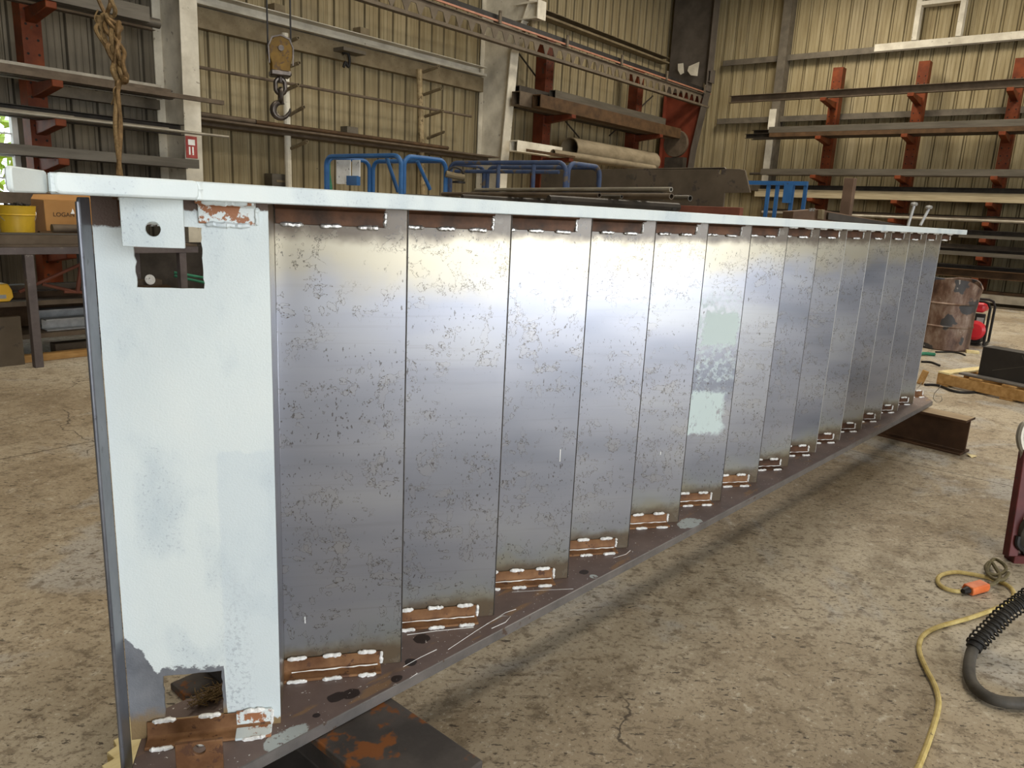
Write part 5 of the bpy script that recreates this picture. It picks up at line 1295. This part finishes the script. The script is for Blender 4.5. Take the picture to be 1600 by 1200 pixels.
# maroon machine cart
cd_ = 3.35
ct = thing('machine_cart', 'maroon tube cart with grey handle loop and wheel at the right edge', 'cart', at_z(1600, 905, 0))
a0 = at_d(1578, 868, cd_); a1 = at_d(1599, 735, cd_); 
build('upright', MB().prism([(-.022,-.022),(.022,-.022),(.022,.022),(-.022,.022)], a0, cR, cF, (a1-a0)*1.25), M['maroon'], ct, bevel=.003)
hb = [at_d(x, y, cd_) for x, y in ((1606,662),(1600,664),(1596,672),(1594,684),(1596,697),(1600,706),(1600,720),(1599,740),(1603,780))]
build('handle', MB().tube(spl(hb, 6), .017, 10), M['tube_light'], ct)
build('side_sheet', MB().prism([(0,0),(.5,0),(.5,.62),(.12,.62)], at_d(1594, 840, cd_+.05), cR, (0,0,1), cF*.01), M['galv'], ct)
build('deck', MB().box((0.0,-.02,-.02), (.6,.05,.02), M=Matrix.Translation(at_d(1580, 872, cd_)) @ Matrix(((cR.x,Fv.x,0,0),(cR.y,Fv.y,0,0),(0,0,1,0),(0,0,0,1)))), M['maroon'], ct, bevel=.003)
wl = at_d(1622, 905, cd_+.02); wz = max(.11, wl.z)
build('wheel', MB().lathe([(0,-.03),(.115,-.03),(.13,-.015),(.13,.015),(.115,.03),(0,.03)], (wl.x, wl.y, .13), Fv, 32), M['grey_rubber'], ct)
build('hose_hanger', MB().tube(spl([at_d(x, y, cd_-.03) for x, y in ((1592,838),(1590,850),(1597,858),(1604,850))], 5), .012, 8), M['black'], ct)
# welding hose with spring guard
hz = [(1640,905),(1600,938),(1575,955),(1550,980),(1530,1000),(1518,1020),(1514,1045),(1518,1065),(1534,1083),(1560,1095),(1600,1099),(1650,1095)]
wh = thing('welding_hose', 'thick black hose with coil spring guard sagging at the right edge', 'hose', fz(1520, 1040, 0))
H3 = [at_z(x, y, .30 - .0) for x, y in hz]
def hpt(x, y): 
    t = max(0, min(1, (1040-y)/110)) if x < 1700 else 0
    z = .024 + .22*max(0, (1015-y)/110)
    return at_z(x, y, max(.024, z))
hp_ = spl([hpt(x, y) for x, y in hz], 10)
build('hose', MB().tube(hp_, .0185, 12), M['grey_rubber'], wh)
kk = 45; up_ = hp_[:kk+1]
# helical spring over the upper part
cum = [0]
for a, b in zip(up_[:-1], up_[1:]): cum.append(cum[-1] + (b-a).length)
hel = []; turns = cum[-1]/.017
for i in range(int(turns*10)):
    s_ = cum[-1]*i/(turns*10); j = max(k for k in range(len(cum)) if cum[k] <= s_+1e-9); j = min(j, len(up_)-2)
    f_ = (s_-cum[j])/max(1e-6, cum[j+1]-cum[j]); p = up_[j].lerp(up_[j+1], f_); T = (up_[j+1]-up_[j]).normalized()
    A = T.cross(V((0,0,1))).normalized(); B = T.cross(A); t = 2*pi*i/10
    hel.append(p + (A*cos(t)+B*sin(t))*.030)
build('spring_guard', MB().tube(hel, .0034, 5), M['black'], wh)
e_ = up_[-1]; T = (up_[-1]-up_[-2]).normalized(); build('ferrule', MB().tube([e_-T*.02, e_+T*.01], .025, 12), M['black'], wh)

# ================================================================== LIGHT
def area(name, loc, rot, sx, sy, power, col=(1,1,1)):
    l = bpy.data.lights.new(name, 'AREA'); l.shape = 'RECTANGLE'; l.size = sx; l.size_y = sy; l.energy = power; l.color = col
    o = bpy.data.objects.new(name, l); COL.objects.link(o); o.location = loc; o.rotation_euler = rot; return o
# daylight through the two open doors behind the camera
area('door_daylight', ((D1[0]+D1[1])/2, Y0+.02, D1[2]/2), (radians(90), 0, 0), D1[1]-D1[0], D1[2], 790, (.93,.97,1.0))
area('door_daylight', ((D2[0]+D2[1])/2, Y0+.02, D2[2]/2), (radians(90), 0, 0), D2[1]-D2[0], D2[2], 130, (1.0,.97,.90))
# translucent roof panels
for x, y, p in ((1.5, -1.5, 120), (2.0, 5.0, 130), (8.2, 1.6, 210), (9.0, 5.5, 150), (15.4, 1.0, 250), (15.8, 6.0, 260)):
    area('roof_light', (x, y, H-.03), (0, 0, 0), 2.6, 1.0, p, (1.0,.92,.78))
wd = bpy.data.worlds.new('sky'); SC.world = wd; wd.use_nodes = True
bg = wd.node_tree.nodes['Background']; bg.inputs[0].default_value = (.85,.92,1.0,1); bg.inputs[1].default_value = 4.0

# ================================================================== CAMERA
cam = bpy.data.cameras.new('camera'); co = bpy.data.objects.new('camera', cam); COL.objects.link(co)
cam.sensor_fit = 'HORIZONTAL'; cam.sensor_width = 36; cam.lens = FPX*36/1600; cam.clip_start = .05; cam.clip_end = 200
mt = Matrix((cR, cU, -cF)).transposed().to_4x4(); mt.translation = CAM; co.matrix_world = mt
SC.camera = co
vs_ = SC.view_settings; vs_.view_transform = 'Standard'; vs_.look = 'None'; vs_.exposure = 0.1; vs_.gamma = 1
SC.cycles.use_denoising = True
SC.cycles.max_bounces = 8; SC.cycles.diffuse_bounces = 5
